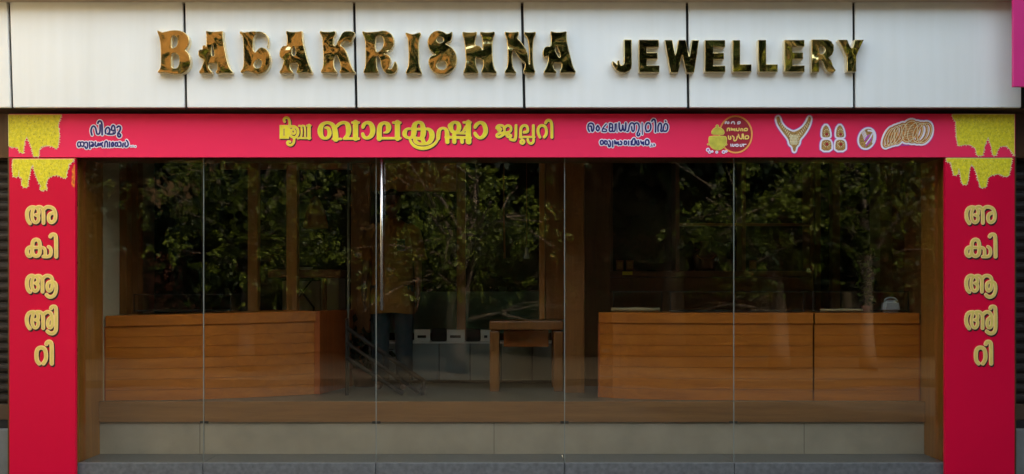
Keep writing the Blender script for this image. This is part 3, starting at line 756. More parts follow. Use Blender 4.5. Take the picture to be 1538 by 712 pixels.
# ------------------------------------------------------------------ white cladding over the shop
clad = empty('fascia_cladding', (0, -0.15, 2.86), 'white composite panel cladding above the red banner, black joints between its panels', 'cladding')
top = [-247, 12.5, 276, 531.5, 784, 1032, 1282.5, 1536]
bot = [-247, 17.5, 279, 535, 787.5, 1034, 1283.5, 1533]
yF = -0.15
for i in range(7):
    g0, g1 = 2.0, 2.0
    a0, a1, b0, b1 = top[i] + g0, top[i + 1] - g1, bot[i] + g0, bot[i + 1] - g1
    if i == 6: a1 = b1 = 1534
    zt, zb = Z(-70, yF), Z(161.5, yF)
    k = -70 / 161.5
    at = lambda t, b, f: t + (b - t) * f
    mb = MB()
    bm = bmesh.new()
    v = [bm.verts.new((X(p, yF), yF, z)) for p, z in ((at(a0, b0, k), zt), (at(a1, b1, k), zt), (b1, zb), (b0, zb))]
    f = bm.faces.new(v)
    r = bmesh.ops.extrude_face_region(bm, geom=[f])
    for e in r['geom']:
        if isinstance(e, bmesh.types.BMVert): e.co.y += 0.03
    bmesh.ops.recalc_face_normals(bm, faces=bm.faces)
    bmesh.ops.bevel(bm, geom=bm.edges[:], offset=0.004, segments=2, affect='EDGES')
    mb._add(bm)
    mb.build('fascia_panel', M['panel'], clad)
MB().box(-4.2, 4.2, -0.25, -0.118, 3.618, 3.9).build('canopy', M['canopy'], clad)

# ------------------------------------------------------------------ gold letters, each one fixed by itself
NTH = ['first', 'second', 'third', 'fourth', 'fifth', 'sixth', 'seventh', 'eighth', 'ninth', 'tenth', 'eleventh']
def gold_letter(ch, fr, outer, holes, label, ornate):
    k = Ink().frame(*fr).poly(outer, 1 if ornate else 0, 0.22)
    for h in holes: k.hole(h, 2)
    if ornate and ch == 'L':
        k.stroke([(330,95),(400,92),(455,120),(490,165),(498,225),(480,300)], 5)
    x0, x1, y0, y1 = k.bounds()
    root = empty('sign_letter', (X((x0 + x1) / 2, yF), yF, Z(y1, yF)), label, 'letter', 'gold letters on the white fascia')
    fld = k.field(0.25)
    plate('letter_face', fld, 0.0, yF, 0.052, 0.009, M['gold'], root, bevel=0.0032, tol=0.07)
    plate('letter_return', fld, 0.4, yF, 0.0425, 0.042, M['return'], root, tol=0.08)
sofar = {}
for row, data in (('ornate', GOLD_UPPER), ('plain', GOLD_LOWER)):
    word = 'long ornate left-hand word' if row == 'ornate' else 'short plain right-hand word'
    for i, (ch, fr, outer, holes) in enumerate(data):
        gold_letter(ch, fr, outer, holes, f'{row} mirror-gold letter {ch}, {NTH[i]} letter of the {word} on white panels', row == 'ornate')

# ------------------------------------------------------------------ the red banner across the shop
PB = -0.04
ban = tag(MB().box(X(13, PB), X(1525, PB), PB, 0.0, Z(236.2, PB), Z(170.8, PB), 0.002).build('shop_banner', M['red']),
          'long crimson banner across the shopfront with yellow script and printed jewellery', 'banner')
def write(k, name, parent, layers, step=0.25):
    """layers: (grow in px, dx, dy, proud in m, material, part name)"""
    fld = k.field(step); first = None
    for off, dx, dy, pr, mat, nm in layers:
        o = plate(nm, fld, off, PB, pr, 0.0015, mat, first or parent, dx, dy, tol=0.05)
        first = first or o
YEL = lambda n: [(0.35, 0, 0, 0.0040, M['yellow_rim'], n), (0.55, 1.1, 1.3, 0.0020, M['black'], n + '_shadow'), (-0.55, 0, 0, 0.0060, M['yellow'], n + '_core')]
write(ink_name(), 'shop_name', ban, YEL('script'))
NAV = lambda n: [(1.5, 0, 0, 0.0025, M['white_print'], n), (0.12, 0, 0, 0.0045, M['navy'], n + '_core')]
write(ink_blue_left(), 'x', ban, NAV('small_script'), 0.2)
write(ink_blue_right(), 'x', ban, NAV('small_script'), 0.2)
flower_print('top_left', PB, ban); flower_print('top_right', PB, ban)

# round emblem with the pot
k = Ink().frame(1055, 170, 10.95)
circ = lambda cx, cy, rx, ry, n=40: [(cx + rx * math.cos(2 * PI * t / n), cy + ry * math.sin(2 * PI * t / n)) for t in range(n)]
em = plate('emblem_disc', Ink().frame(1055, 170, 10.95).poly(circ(545, 350, 268, 300)).field(.3), 0, PB, 0.002, 0.0015, M['dark_red'], ban)
c = circ(545, 350, 268, 300); c.append(c[0])
plate('emblem_ring', Ink().frame(1055, 170, 10.95).stroke(c, 27, 0).field(.25), 0, PB, 0.0035, 0.0015, M['ring_print'], em)
pot = Ink().frame(1055, 170, 10.95)
pot.poly([(150,355),(145,300),(190,245),(240,228),(300,242),(350,280),(362,330),(340,358)], 1); pot.dot(243, 217, 26)
pot.poly([(120,375),(375,375),(400,410),(395,500),(350,570),(290,608),(220,610),(150,578),(105,510),(98,410)], 1)
pot.dot(90, 515, 14); pot.dot(392, 515, 14)
f_ = pot.field(.25)
o = plate('pot_print', f_, 0.3, PB, 0.0045, 0.0015, M['yellow_rim'], em)
plate('pot_print_body', f_, -0.5, PB, 0.006, 0.0015, M['pot_print'], o)
fl = Ink().frame(1055, 170, 10.95)
for u, v, r in ((90,605,34),(118,640,28),(160,632,20),(235,642,24),(345,640,30),(390,628,22)): fl.dot(u, v, r)
f_ = fl.field(.25)
o = plate('petal_print', f_, 0, PB, 0.0040, 0.0015, M['white_print'], em); plate('petal_print_centre', f_, -1.5, PB, 0.006, 0.0015, M['lilac'], o)
t = Ink().frame(1055, 170, 10.95)
for s in ([(375,172),(375,145),(402,140),(405,172),(436,170),(430,145)], [(475,170),(480,145),(520,140),(526,178)], [(580,178),(580,145),(622,140),(615,170),(590,176)]): t.stroke(s, 20)
for s in ([(465,510),(470,548)], [(495,510),(490,546),(522,546),(520,515)], [(545,515),(545,546),(590,546),(585,510),(555,515)], [(620,515),(615,546),(652,546),(650,510)], [(670,510),(676,546)], [(682,515),(715,512)]): t.stroke(s, 15)
plate('emblem_script', t.field(.2), 0, PB, 0.0040, 0.0015, M['white_print'], em, tol=0.04)
t = Ink().frame(1055, 170, 10.95)
for s in ([(405,292),(408,250),(442,245),(446,288)], [(470,250),(476,290),(500,250),(502,290),(530,250),(532,290)], [(558,255),(556,290),(602,290),(600,250)], [(630,290),(630,255),(662,260),(662,290)], [(690,290),(685,255),(738,250),(736,288),(700,290)],
          [(425,375),(430,432),(468,430),(460,385)], [(490,375),(522,400),(510,440),(528,462),(560,440),(572,380)], [(590,350),(600,400),(622,426),(652,420),(650,345),(672,345),(672,422)], [(700,422),(700,375),(757,370),(757,422),(700,425)]): t.stroke(s, 20)
plate('emblem_script', t.field(.2), 0, PB, 0.0055, 0.0015, M['yellow_rim'], em, tol=0.04)

# printed jewellery with its pale glow
J = (1160, 165, 5.915)
def jewel(name, k, extra=None, mat='gold_print'):
    f = k.field(.25)
    a = plate(name, f, 3.6, PB, 0.0020, 0.0015, M['lilac'], ban)
    plate('glow_print', f, 2.6, PB, 0.0035, 0.0015, M['white_print'], a)
    plate('jewel_print', f, 0.0, PB, 0.0050, 0.0015, M[mat], a)
    for kk, mt, pr in (extra or []): plate('jewel_detail', kk.field(.2), 0, PB, pr, 0.0015, M[mt], a, tol=0.04)
k = Ink().frame(*J).poly([(36,72),(50,58),(64,70),(74,112),(112,162),(172,196),(202,196),(262,164),(302,112),(318,72),(328,60),(342,72),(338,110),(314,168),(276,226),(242,262),(236,306),(212,326),(203,366),(194,372),(185,366),(178,326),(150,306),(146,268),(106,216),(56,148),(38,104)], 1)
d = Ink().frame(*J)
for i in range(9):
    t_ = i / 8
    d.stroke([(70 + 105 * t_, 110 + 120 * t_), (62 + 100 * t_, 125 + 130 * t_)], 5, 0); d.stroke([(320 - 105 * t_, 110 + 120 * t_), (328 - 100 * t_, 125 + 130 * t_)], 5, 0)
for i in range(6): d.stroke([(155 + 12 * i, 225), (165 + 10 * i, 310)], 5, 0); d.stroke([(155, 225 + 14 * i), (235, 225 + 14 * i)], 4, 0)
jewel('necklace_print', k, [(d, 'cream_print', 0.0062)])
k = Ink().frame(*J); d = Ink().frame(*J); e = Ink().frame(*J)
for dx in (0, 124):
    k.poly([(474+dx,132),(500+dx,162),(514+dx,225),(505+dx,245),(448+dx,245),(440+dx,225),(446+dx,165)], 1)
    k.poly([(448+dx,268),(508+dx,268),(524+dx,300),(522+dx,362),(436+dx,362),(434+dx,300)], 1)
    for u, v in ((480+dx,219),(482+dx,306)): d.dot(u, v, 13)
    for t_ in range(10):
        u, v = 480 + dx + 27 * math.cos(t_ * .63), 306 + 25 * math.sin(t_ * .63); e.dot(u, v, 4)
        u, v = 480 + dx + 22 * math.cos(t_ * .63), 205 + 30 * math.sin(t_ * .63); e.dot(u, v, 4)
jewel('earring_print', k, [(e, 'cream_print', 0.0062), (d, 'ruby', 0.0074)])
k = Ink().frame(*J)
k.poly([(838 + 66 * math.cos(a) * math.cos(.35) - 88 * math.sin(a) * math.sin(.35), 255 + 66 * math.cos(a) * math.sin(.35) + 88 * math.sin(a) * math.cos(.35)) for a in [2 * PI * t_ / 30 for t_ in range(30)]])
d = Ink().frame(*J).stroke([(815,280,6),(840,245,22),(862,222,8)]); d.stroke([(825,325,6),(855,290,22),(878,250,8)])
e = Ink().frame(*J)
for t_ in range(8): e.stroke([(790 + 4 * t_, 200 + 11 * t_), (815 + 4 * t_, 180 + 9 * t_)], 6, 0)
e.stroke([(830,300),(865,255),(885,215)], 12); e.stroke([(850,185),(890,190),(905,230),(890,290)], 14)
jewel('ring_print', k, [(e, 'white_print', 0.0062), (d, 'lilac', 0.0074)])
k = Ink().frame(*J); d = Ink().frame(*J); e = Ink().frame(*J)
for i, (cx, cy, rx, ry) in enumerate(((1035,245,32,88),(1065,232,34,90),(1095,222,36,90),(1130,212,40,92),(1215,190,62,96),(1262,200,60,92),(1308,205,58,90),(1345,205,56,92))):
    c = []
    for t_ in range(33):
        a = 2 * PI * t_ / 32; u, v = rx * math.cos(a), ry * math.sin(a); th = .42
        c.append((cx + u * math.cos(th) - v * math.sin(th), cy + u * math.sin(th) + v * math.cos(th)))
    (k if i < 4 else k).stroke(c, 24, 0)
    d.stroke([(p[0] + 3, p[1] + 2) for p in c], 5, 0)
k.poly([(1215 + 55 * math.cos(a) * .91 - 92 * math.sin(a) * .41, 192 + 55 * math.cos(a) * .41 + 92 * math.sin(a) * .91) for a in [2 * PI * t_ / 30 for t_ in range(30)]])
for i in range(7):
    for j in range(9): e.dot(1180 + i * 12 - j * 2, 130 + j * 15 + i * 2, 3.2)
jewel('bangle_print', k, [(d, 'cream_print', 0.0062), (e, 'cream_print', 0.0070)], 'orange_print')

# ------------------------------------------------------------------ the two upright banners
for s, (x0, x1), dx, lab in ((-1, (14, 113), 0, 'tall crimson pillar banner with yellow letters and orange flower print on its inner edge'),
                             (1, (1420, 1524), 1410, 'tall crimson pillar banner with yellow letters beside the grey roller shutter')):
    b = tag(MB().box(X(x0, PB), X(x1, PB), PB, -0.003, 0.12, Z(237.6, PB), 0.002).build('pillar_banner', M['red_darkened']), lab, 'banner', 'pillar banners beside the glass front')
    fld = ink_pillar(dx).field(0.25)
    o = plate('script', fld, 0.3, PB, 0.0060, 0.004, M['gold_rim'], b)
    plate('script_shadow', fld, 0.5, PB, 0.0020, 0.0015, M['black'], o, 1.5, 2.1)
    plate('script_core', fld, -0.95, PB, 0.0075, 0.0015, M['gold_core'], o)
    flower_print('low_left' if s < 0 else 'low_right', PB, b)
    if s < 0:
        k = Ink().frame(8, 235, 12.95).poly([(1350,150),(1357,160),(1357,610),(1310,590),(1280,520),(1300,470),(1290,400),(1310,330),(1290,280),(1320,200)], 1)
        plate('orange_flower_print', k.field(.25), 0, PB, 0.0022, 0.0015, M['flame'], b)

# ------------------------------------------------------------------ glass front
gf = empty('glass_front', (0, 0.05, 0.313), 'frameless glass shopfront of large clear panes, one of them a door with tall steel handle', 'glass front')
gx_ = [-JX + 0.008] + SE + [JX - 0.008]
for i, (a, b) in enumerate(zip(gx_, gx_[1:])):
    o = MB().box(a + 0.0035, b - 0.0035, 0.046, 0.056, 0.316, 2.544).build('glass_door' if i == 2 else 'glass_pane', M['glass'], gf)
    if i == 2:
        mb = MB()
        hx = X(573.5, 0.0)
        mb.tube([(hx, -0.012, Z(466, -.01)), (hx, -0.012, Z(239, -.01))], 0.0115, 12)
        for py in (256, 350, 448): mb.tube([(hx, -0.012, Z(py, 0)), (hx, 0.045, Z(py, 0))], 0.007, 8)
        h = mb.build('handle', M['steel'], o)
for xx in SE:
    MB().box(xx - 0.0028, xx + 0.0028, 0.0445, 0.0575, 0.318, 2.542).build('pane_seal', M['seal'], gf)

for xx in SE:
    MB().box(xx - 0.03, xx + 0.03, 0.0578, 0.066, Z(636, .06), Z(632.5, .06)).build('pane_clip', M['joint'], gf)
# ------------------------------------------------------------------ neighbours' shutters and boards
def shutter(name, xa, xb, label, y=0.22):
    root = empty(name, ((xa + xb) / 2, y, 0.12), label, 'shutter')
    z0, z1 = Z(606, y), 3.6
    n = int((z1 - z0) / 0.075)
    bm = bmesh.new(); prof = []
    for i in range(n):
        za = z0 + i * (z1 - z0) / n; h = (z1 - z0) / n
        prof += [(0.0, za), (-0.014, za + h * .25), (-0.018, za + h * .5), (-0.014, za + h * .78), (0.0, za + h * .93)]
    prof.append((0.0, z1))
    L = [bm.verts.new((xa, y + p[0], p[1])) for p in prof]; Rr = [bm.verts.new((xb, y + p[0], p[1])) for p in prof]
    for i in range(len(prof) - 1): bm.faces.new((L[i], L[i + 1], Rr[i + 1], Rr[i]))
    mb = MB(); mb._add(bm); mb.box(xa, xb, y + 0.002, y + 0.03, z0, z1)
    mb.build('slat_curtain', M['shutter'], root)
    MB().box(xa, xb, y - 0.03, y + 0.03, Z(630, y), z0 - .003, .004).build('bottom_bar', M['lipwood'], root)
    return root
shutter('roller_shutter', -6.2, -3.672, 'dark brown roller shutter of the neighbour left of the left pillar banner')
shutter('roller_shutter', 3.672, 6.2, 'grey-brown roller shutter of the neighbour right of the right pillar banner')
for xa, xb, lab in ((-6.2, -3.672, 'weathered grey concrete step under the left roller shutter'), (3.672, 6.2, 'weathered grey concrete step under the right roller shutter')):
    r_ = tag(MB().box(xa, xb, 0.10, 0.6, 0.12, Z(645, .1), .01).build('concrete_step', M['concrete']), lab, 'step')
    MB().box(xa, xb, 0.16, 0.6, Z(645, .1) + .001, Z(631, .2), 0).build('gap_shade_block', M['joint'], r_)  # solid black block painted for the shade between step and shutter
r_ = tag(MB().box(-7.4, -5.2, -4.0, 4.0, 0.12, 6.0).box(-5.199, -4.31, 0.3, 4.0, 0.12, 5.0).build('neighbour_light_wing', M['ochre']), 'neighbouring building at the far left with unseen ochre wing added to bounce warm light', 'building')  # forward wing is out of view, added to throw warm light on the left front
r_ = tag(MB().box(4.62, 6.8, -3.0, 4.0, 0.12, 7.5).box(4.31, 4.619, 0.3, 4.0, 0.12, 5.0).build('neighbour_light_wing', M['coolwall']), 'neighbouring building at the far right with unseen blue-grey wing added to block light', 'building')  # forward wing is out of view, added to darken and cool the right front
yP = -0.34
pk = tag(MB().box(X(1522.5, yP), X(1522.5, yP) + 1.1, yP, yP + 0.03, Z(130, yP), 4.3, .003).build('sign_board', M['pink']), 'plain magenta sign board overlapping the right end of the white cladding', 'sign')
MB().box(X(1550, yP), X(1522.5, yP) + 1.05, yP + 0.031, yP + 0.13, Z(126, yP), 4.2).build('board_frame', M['iron'], pk)

# ================================================================== INSIDE THE SHOP
FLOOR = 0.713
def offset_path(path, d):
    out = []
    for i, p in enumerate(path):
        a = Vector(path[max(i - 1, 0)]); b = Vector(path[min(i + 1, len(path) - 1)])
        t = (b - a).normalized(); n = Vector((-t.y, t.x))     # towards +Y for a path running to +X
        out.append((p[0] + n.x * d, p[1] + n.y * d))
    return out
def counter(label, path, z_top, depth, end_mat=None, slope=0.0):
    P = [tuple(v) for v in smooth(path, 2)]
    root = empty('shop_counter', (P[0][0], P[0][1], FLOOR), label, 'counter', 'slatted teak counters')
    def sweep(prof):
        bm = bmesh.new(); rows = []
        L = max(p[0] for p in P) - min(p[0] for p in P)
        for d, z in prof:
            Q = offset_path(P, d)
            rows.append([bm.verts.new((q[0], q[1], z + slope * (P[i][0] - P[0][0]) / L * (z - FLOOR) / (z_top - FLOOR))) for i, q in enumerate(Q)])
        for a, b in zip(rows, rows[1:]):
            for i in range(len(P) - 1): bm.faces.new((a[i], a[i + 1], b[i + 1], b[i]))
        return bm
    # slatted front with grooves
    prof = [(0.004, FLOOR)]; n = 7; h = (z_top - 0.085 - FLOOR) / n
    for i in range(n):
        z = FLOOR + i * h
        prof += [(0.0, z + .0015), (0.0, z + h - .0025), (0.0045, z + h - .002), (0.0045, z + h)]
    prof += [(0.0, z_top - .082)]
    mb = MB(); mb._add(sweep(prof)); mb.build('slatted_front', M['wood_x'], root)
    mb = MB(); mb._add(sweep([(0.02, z_top - .084), (-.012, z_top - .083), (-.014, z_top - .078), (-.014, z_top - .004), (-.010, z_top), (depth, z_top), (depth, z_top - .03)]))
    mb.build('counter_top', M['wood_x'], root)
    Q = offset_path(P, depth)
    for nm, i in (('end_panel', 0), ('end_panel', -1)):
        a, b = P[i], Q[i]
        s = 0.014 if i else -0.014
        MB().prism([(a[0], a[1] + .001), (a[0] + s, a[1] + .001), (b[0] + s, b[1]), (b[0], b[1])] if i else [(a[0] + s, a[1] + .001), (a[0], a[1] + .001), (b[0], b[1]), (b[0] + s, b[1])], FLOOR, z_top - .087 + (slope if i else 0)).build(nm, end_mat or M['wood_red'], root)
    return root
def case_on(label, x0, x1, y0, y1, z0, z1, ends=True):
    root = empty('display_case', ((x0 + x1) / 2, y0, z0), label, 'display case', 'glass cases on the counters')
    mb = MB()
    mb.box(x0, x1, y0, y0 + .006, z0 + .001, z1).box(x0, x0 + .006, y0 + .007, y1, z0 + .001, z1).box(x1 - .006, x1, y0 + .007, y1, z0 + .001, z1)
    mb.box(x0, x1, y0, y1, z1 + .001, z1 + .007)
    mb.build('case_glass', M['caseglass'], root)
    mb = MB()
    for xx in ((x0 - .004, x0 + .004), (x1 - .004, x1 + .004)): mb.box(xx[0], xx[1], y0 - .005, y0 - .001, z0 + .001, z1)
    mb.box(x0 - .004, x1 + .004, y0 - .005, y0 - .001, z1, z1 + .007); mb.box(x0, x1, y0 - .004, y0 - .001, z0 + .001, z0 + .008)
    mb.box(x0 - .004, x1 + .004, y1 + .001, y1 + .007, z1, z1 + .007)
    mb.build('case_edge', M['iron'], root)
    MB().box(x0 + .01, x1 - .01, y0 + .02, y1 - .02, z0 + .001, z0 + .012, .002).build('display_tray', M['velvet'], root)
    return root

ZT = 1.395
long_counter = counter('long teak counter curving away from the left jamb, with red-brown end panel', [(-3.15, 0.52), (-2.75, 0.54), (-2.35, 0.64), (-1.95, 0.82), (-1.63, 1.04)], 1.372, 0.62, slope=0.03)
counter('wide teak counter with curved left end, right of the wooden column', [(0.705, 0.80), (0.86, 0.66), (1.2, 0.585), (1.75, 0.53), (2.333, 0.515)], ZT, 0.62)
counter('narrow straight teak counter against the right jamb', [(2.345, 0.515), (2.6, 0.51), (2.9, 0.51), (3.152, 0.51)], ZT, 0.62)
MB().prism([(-1.632, 1.030), (-1.585, 1.030), (-1.43, 1.80), (-1.60, 1.80)], FLOOR, 1.400, .004).build('end_return', M['wood_red'], long_counter)
case_on('low glass case on the left curved counter', -3.02, -2.25, 0.76, 1.06, 1.40, 1.535)
case_on('low glass case on the left end of the wide right-hand counter', 0.82, 1.21, 0.84, 1.15, ZT + .003, 1.556)
case_on('long low glass case on the right end of the wide right-hand counter', 1.25, 2.30, 0.66, 1.0, ZT + .003, 1.556)
case_on('low glass case on the narrow right-hand counter', 2.37, 3.12, 0.64, 0.98, ZT + .003, 1.556)
# bits lying on the counters
def band(label, pts, z, w=0.02):
    mb = MB(); mb.tube([(x, y, z) for x, y in pts], [w * (0.7 + .5 * random.random()) for _ in pts], 8)
    return tag(mb.build('cloth_strip', M['cream_cloth']), label, 'cloth strip', 'rumpled strips on the counters')
band('rumpled pale cloth strip at the left end of the wide right-hand counter', [(0.80, .80), (0.9, .77), (1.0, .76), (1.1, .75), (1.18, .76)], ZT + .022)
band('rumpled pale cloth strip on the narrow right-hand counter left of the plant', [(2.42, .60), (2.52, .59), (2.6, .60), (2.7, .59), (2.76, .6)], ZT + .020, .014)
# grey bag
zc = ZT + .001
g = MB(); bm = bmesh.new(); bmesh.ops.create_cube(bm, size=1)
for v in bm.verts: v.co = Vector((v.co.x * .15 * (1 if v.co.z < 0 else .72), v.co.y * .07, v.co.z * .095))
bmesh.ops.bevel(bm, geom=bm.edges[:], offset=.02, segments=3, affect='EDGES')
g._add(bm, Matrix.Translation((X(1338, .59), .60, zc + .05)))
bag = tag(g.build('hand_bag', M['grey']), 'small pale grey bag with a looped handle on the narrow right-hand counter', 'bag')
g = MB(); c0 = X(1338, .6)
g.tube([(c0 + .05 * math.cos(a), .6, zc + .088 + .03 * math.sin(a)) for a in [PI * i / 10 for i in range(11)]], .006, 8)
g.build('handle', M['grey'], bag)
# leafy plant added on the right-hand counter in place of a mirrored tree
def leaf_cloud(name, centers, dirs, size, mat, parent=None, tones=None, droop=0.3):
    c = np.asarray(centers, float); n = len(c)
    d = rng.normal(size=(n, 3))
    if dirs is not None: d = d * .28 + dirs
    d[:, 2] -= droop; d /= np.linalg.norm(d, axis=1)[:, None]
    u = rng.normal(size=(n, 3)); w = np.cross(d, u); w /= np.linalg.norm(w, axis=1)[:, None]
    L = size * rng.uniform(.6, 1.35, n)[:, None]; W = L * rng.uniform(.28, .42, n)[:, None]
    nrm = np.cross(d, w)
    v = np.stack([c, c + d * L * .45 + w * W - nrm * L * .06, c + d * L - nrm * L * .12, c + d * L * .45 - w * W - nrm * L * .06], 1).reshape(-1, 3)
    me = bpy.data.meshes.new(name)
    me.vertices.add(4 * n); me.vertices.foreach_set('co', v.ravel())
    me.loops.add(4 * n); me.loops.foreach_set('vertex_index', np.arange(4 * n, dtype=np.int32))
    me.polygons.add(n); me.polygons.foreach_set('loop_start', np.arange(0, 4 * n, 4, dtype=np.int32)); me.polygons.foreach_set('loop_total', np.full(n, 4, np.int32))
    me.update(calc_edges=True)
    at = me.attributes.new('tone', 'FLOAT', 'FACE')
    t = np.clip((tones if tones is not None else rng.uniform(0, 1, n)) + rng.normal(0, .12, n), 0, 1)
    at.data.foreach_set('value', t.astype(np.float32))
    return link_mesh(name, me, mat, parent)
px_ = X(1293, .72)
pl = empty('mirrored_tree_plant', (px_, .74, ZT), 'thin yellow-green plant added on the narrow right-hand counter in place of a mirrored tree', 'plant')
mb = MB(); cs = []
for i in range(7):
    a = random.uniform(0, 2 * PI); hx = random.uniform(.01, .09); hh = random.uniform(.22, .40)
    pts = [(px_ + hx * t_ * t_ * math.cos(a), .60 + .35 * hx * t_ * t_ * math.sin(a), ZT + .05 + hh * t_) for t_ in (0, .25, .5, .75, 1)]
    mb.tube(pts, [.004, .0035, .003, .0025, .0015], 6)
    for p in pts[1:]:
        for _ in range(7): cs.append((p[0] + random.gauss(0, .02), p[1] + random.gauss(0, .02), p[2] + random.gauss(0, .03)))
mb.build('stem', M['bark'], pl)
MB().lathe([(.028, 0), (.034, .03), (.038, .055), (.034, .052)], (px_, .60, ZT + .001), 20).build('pot', M['redwall'], pl)
leaf_cloud('foliage', cs, None, .05, M['leaf_a'], pl)

# desk between counter and column
dx0, dx1, dy0, dy1, dz = X(735, 1.25), X(846, 1.3), 1.25, 1.75, Z(482, 1.25)
dk = empty('wooden_desk', ((dx0 + dx1) / 2, dy0, FLOOR), 'open wooden desk with thick square legs, left of the wooden column', 'desk')
MB().box(dx0, dx1, dy0, dy1, dz - .075, dz, .012).build('desk_top', M['wood_z'], dk)
for a, b in ((dx0, dy0), (dx1 - .085, dy0), (dx0, dy1 - .085), (dx1 - .085, dy1 - .085)):
    MB().box(a + .002, a + .083, b + .002, b + .083, FLOOR, dz - .087, .01).build('leg', M['wood_z'], dk)
MB().box(dx0 + .12, dx1 - .12, dy0 + .2, dy1 - .15, dz - .23, dz - .088, .005).build('drawer', M['wood_x'], dk)
# low back showcase with pale edge
sy = 2.05
bz = Z(514, sy)
sh = empty('low_showcase', (X(700, sy), sy, FLOOR), 'low grey-blue showcase with pale top edge along the back of the room', 'showcase')
xa, xb = X(566, sy), X(846, sy)
n = 6
for i in range(n):
    MB().box(xa + (xb - xa) * i / n + .004, xa + (xb - xa) * (i + 1) / n - .004, sy, sy + .4, FLOOR + .03, bz - .012, .004).build('front_panel', M['greyblue'], sh)
    if i: MB().box(xa + (xb - xa) * i / n - .003, xa + (xb - xa) * i / n + .003, sy + .01, sy + .4, FLOOR + .03, bz - .012).build('divider', M['trouser'], sh)
MB().box(xa, xb, sy - .012, sy + .42, bz - .011, bz, .002).build('top_edge', M['whitecard'], sh)
MB().box(xa, xb, sy + .05, sy + .4, FLOOR, FLOOR + .029).build('plinth', M['iron'], sh)
for i, (a, b, lab) in enumerate(((622, 646, 'white printed card left of the other two cards on the low back showcase'), (671, 698, 'white printed card between the other two cards on the low back showcase'), (722, 738, 'white printed card nearest the wooden desk on the low back showcase'))):
    o = tag(MB().box(X(a, sy + .1), X(b, sy + .1), sy + .1, sy + .11, bz + .001, Z(495, sy + .1), .001).build('price_card', M['whitecard']), lab, 'card', 'white cards on the low showcase')
    MB().box(X(a + 5, sy + .1), X(b - 6, sy + .1), sy + .097, sy + .0985, bz + .035, bz + .06, 0).build('print_block', M['iron'], o)
for a, b, lab in ((648, 670, 'dark box between the first and second white cards on the low showcase'), (699, 721, 'dark box between the second and third white cards on the low showcase')):
    tag(MB().box(X(a, sy + .1), X(b, sy + .1), sy + .1, sy + .2, bz + .001, Z(494, sy + .1), .012).build('jewel_box', M['velvet']), lab, 'box', 'dark boxes on the low showcase')

# folding table with crossed legs before a white cupboard, behind the left counter
ty = 1.62
ft = empty('folding_table', (X(470, ty), ty, FLOOR), 'brown table with crossed legs behind the left curved counter', 'table')
MB().box(X(402, ty), X(512, ty), ty, ty + .5, Z(417, ty), Z(405, ty), .006).build('table_top', M['wood_dark'], ft)
for pa, pb, dy in ((434, 468, .1), (466, 432, .13)):
    mb = MB(); mb.tube([(X(pa, ty), ty + dy, Z(417, ty) - .002), (X(pb, ty), ty + dy, Z(462, ty)), (X(pb, ty), ty + dy, FLOOR)], .009, 8); mb.build('leg', M['iron'], ft)
MB().box(X(478, ty), X(484, ty), ty + .2, ty + .24, FLOOR, Z(417, ty) - .002, .003).build('leg', M['wood_z'], ft)
cy_ = 2.15
wc = empty('white_cupboard', (X(475, cy_), cy_, FLOOR), 'low white cupboard behind the brown table with crossed legs', 'cupboard')
MB().box(X(424, cy_), X(480, cy_), cy_, cy_ + .4, FLOOR, Z(422, cy_), .004).build('cupboard_body', M['whitecard'], wc)
MB().box(X(482, cy_), X(509, cy_), cy_, cy_ + .4, FLOOR, Z(416, cy_), .004).build('cupboard_door', M['whitecard'], wc)
tag(MB().lathe([(.012, 0), (.05, .006), (.07, .026), (.066, .026), (.045, .010)], (X(452, ty), ty + .2, Z(405, ty)), 20).build('white_dish', M['whitecard']), 'shallow white dish on the brown folding table', 'dish')
# pendant lamp (unlit)
ly = 1.9
lp = empty('pendant_lamp', (X(473, ly), ly, Z(345, ly)), 'brown cone-shaped pendant lamp hanging over the left counter', 'lamp')
h = Z(298, ly) - Z(345, ly)
MB().lathe([(.115, 0), (.112, h * .15), (.085, h * .55), (.035, h * .95), (.012, h), (.010, h + .01)], (X(474, ly), ly, Z(343, ly)), 28).build('lamp_shade', M['shade'], lp)
mb = MB(); mb.tube([(X(474, ly), ly, Z(298, ly)), (X(474, ly), ly, 3.04)], .005, 8); mb.build('cord', M['iron'], lp)
# chrome upright + iron hand rail
ry = 0.95
hr = empty('stair_rail', (X(600, ry), ry, FLOOR), 'black iron stair rail sloping down to a scrolled foot post behind the glass door', 'handrail')
def rp(px, py, y=ry): return (X(px, y), y, Z(py, y))
foot = (X(636, ry), ry, FLOOR)
MB().tube([rp(520, 492), rp(637, 573)], .019, 10).build('top_rail', M['iron'], hr)
MB().tube([rp(520, 514), rp(630, 590)], .016, 10).build('lower_rail', M['iron'], hr)
MB().tube([rp(520, 537), rp(606, 592)], .018, 10).build('stringer', M['iron'], hr)
MB().tube([foot, (foot[0], ry, Z(571, ry))], .018, 10).build('post', M['iron'], hr)
MB().tube([(X(521, ry), ry, FLOOR), rp(521, 478)], .014, 10).build('post', M['iron'], hr)
for px in (556, 576, 596, 616):
    f = (px - 520) / 117
    MB().tube([rp(px, 492 + 81 * f), rp(px, 514 + 76 * (px - 520) / 110)], .008, 8).build('baluster', M['iron'], hr)
sc_pts = [(foot[0] + .028 * math.cos(a) * (1 - a / 12), ry - .02, Z(585, ry) + .035 * math.sin(a) * (1 - a / 12)) for a in np.linspace(0, 8, 26)]
MB().tube(sc_pts, .006, 8).build('scroll', M['iron'], hr)
tag(MB().tube([(X(523, 1.35), 1.35, FLOOR), (X(523, 1.35), 1.35, 3.04)], .010, 12).build('chrome_pole', M['seal']), 'slim chrome pole standing floor to ceiling left of the person', 'pole')
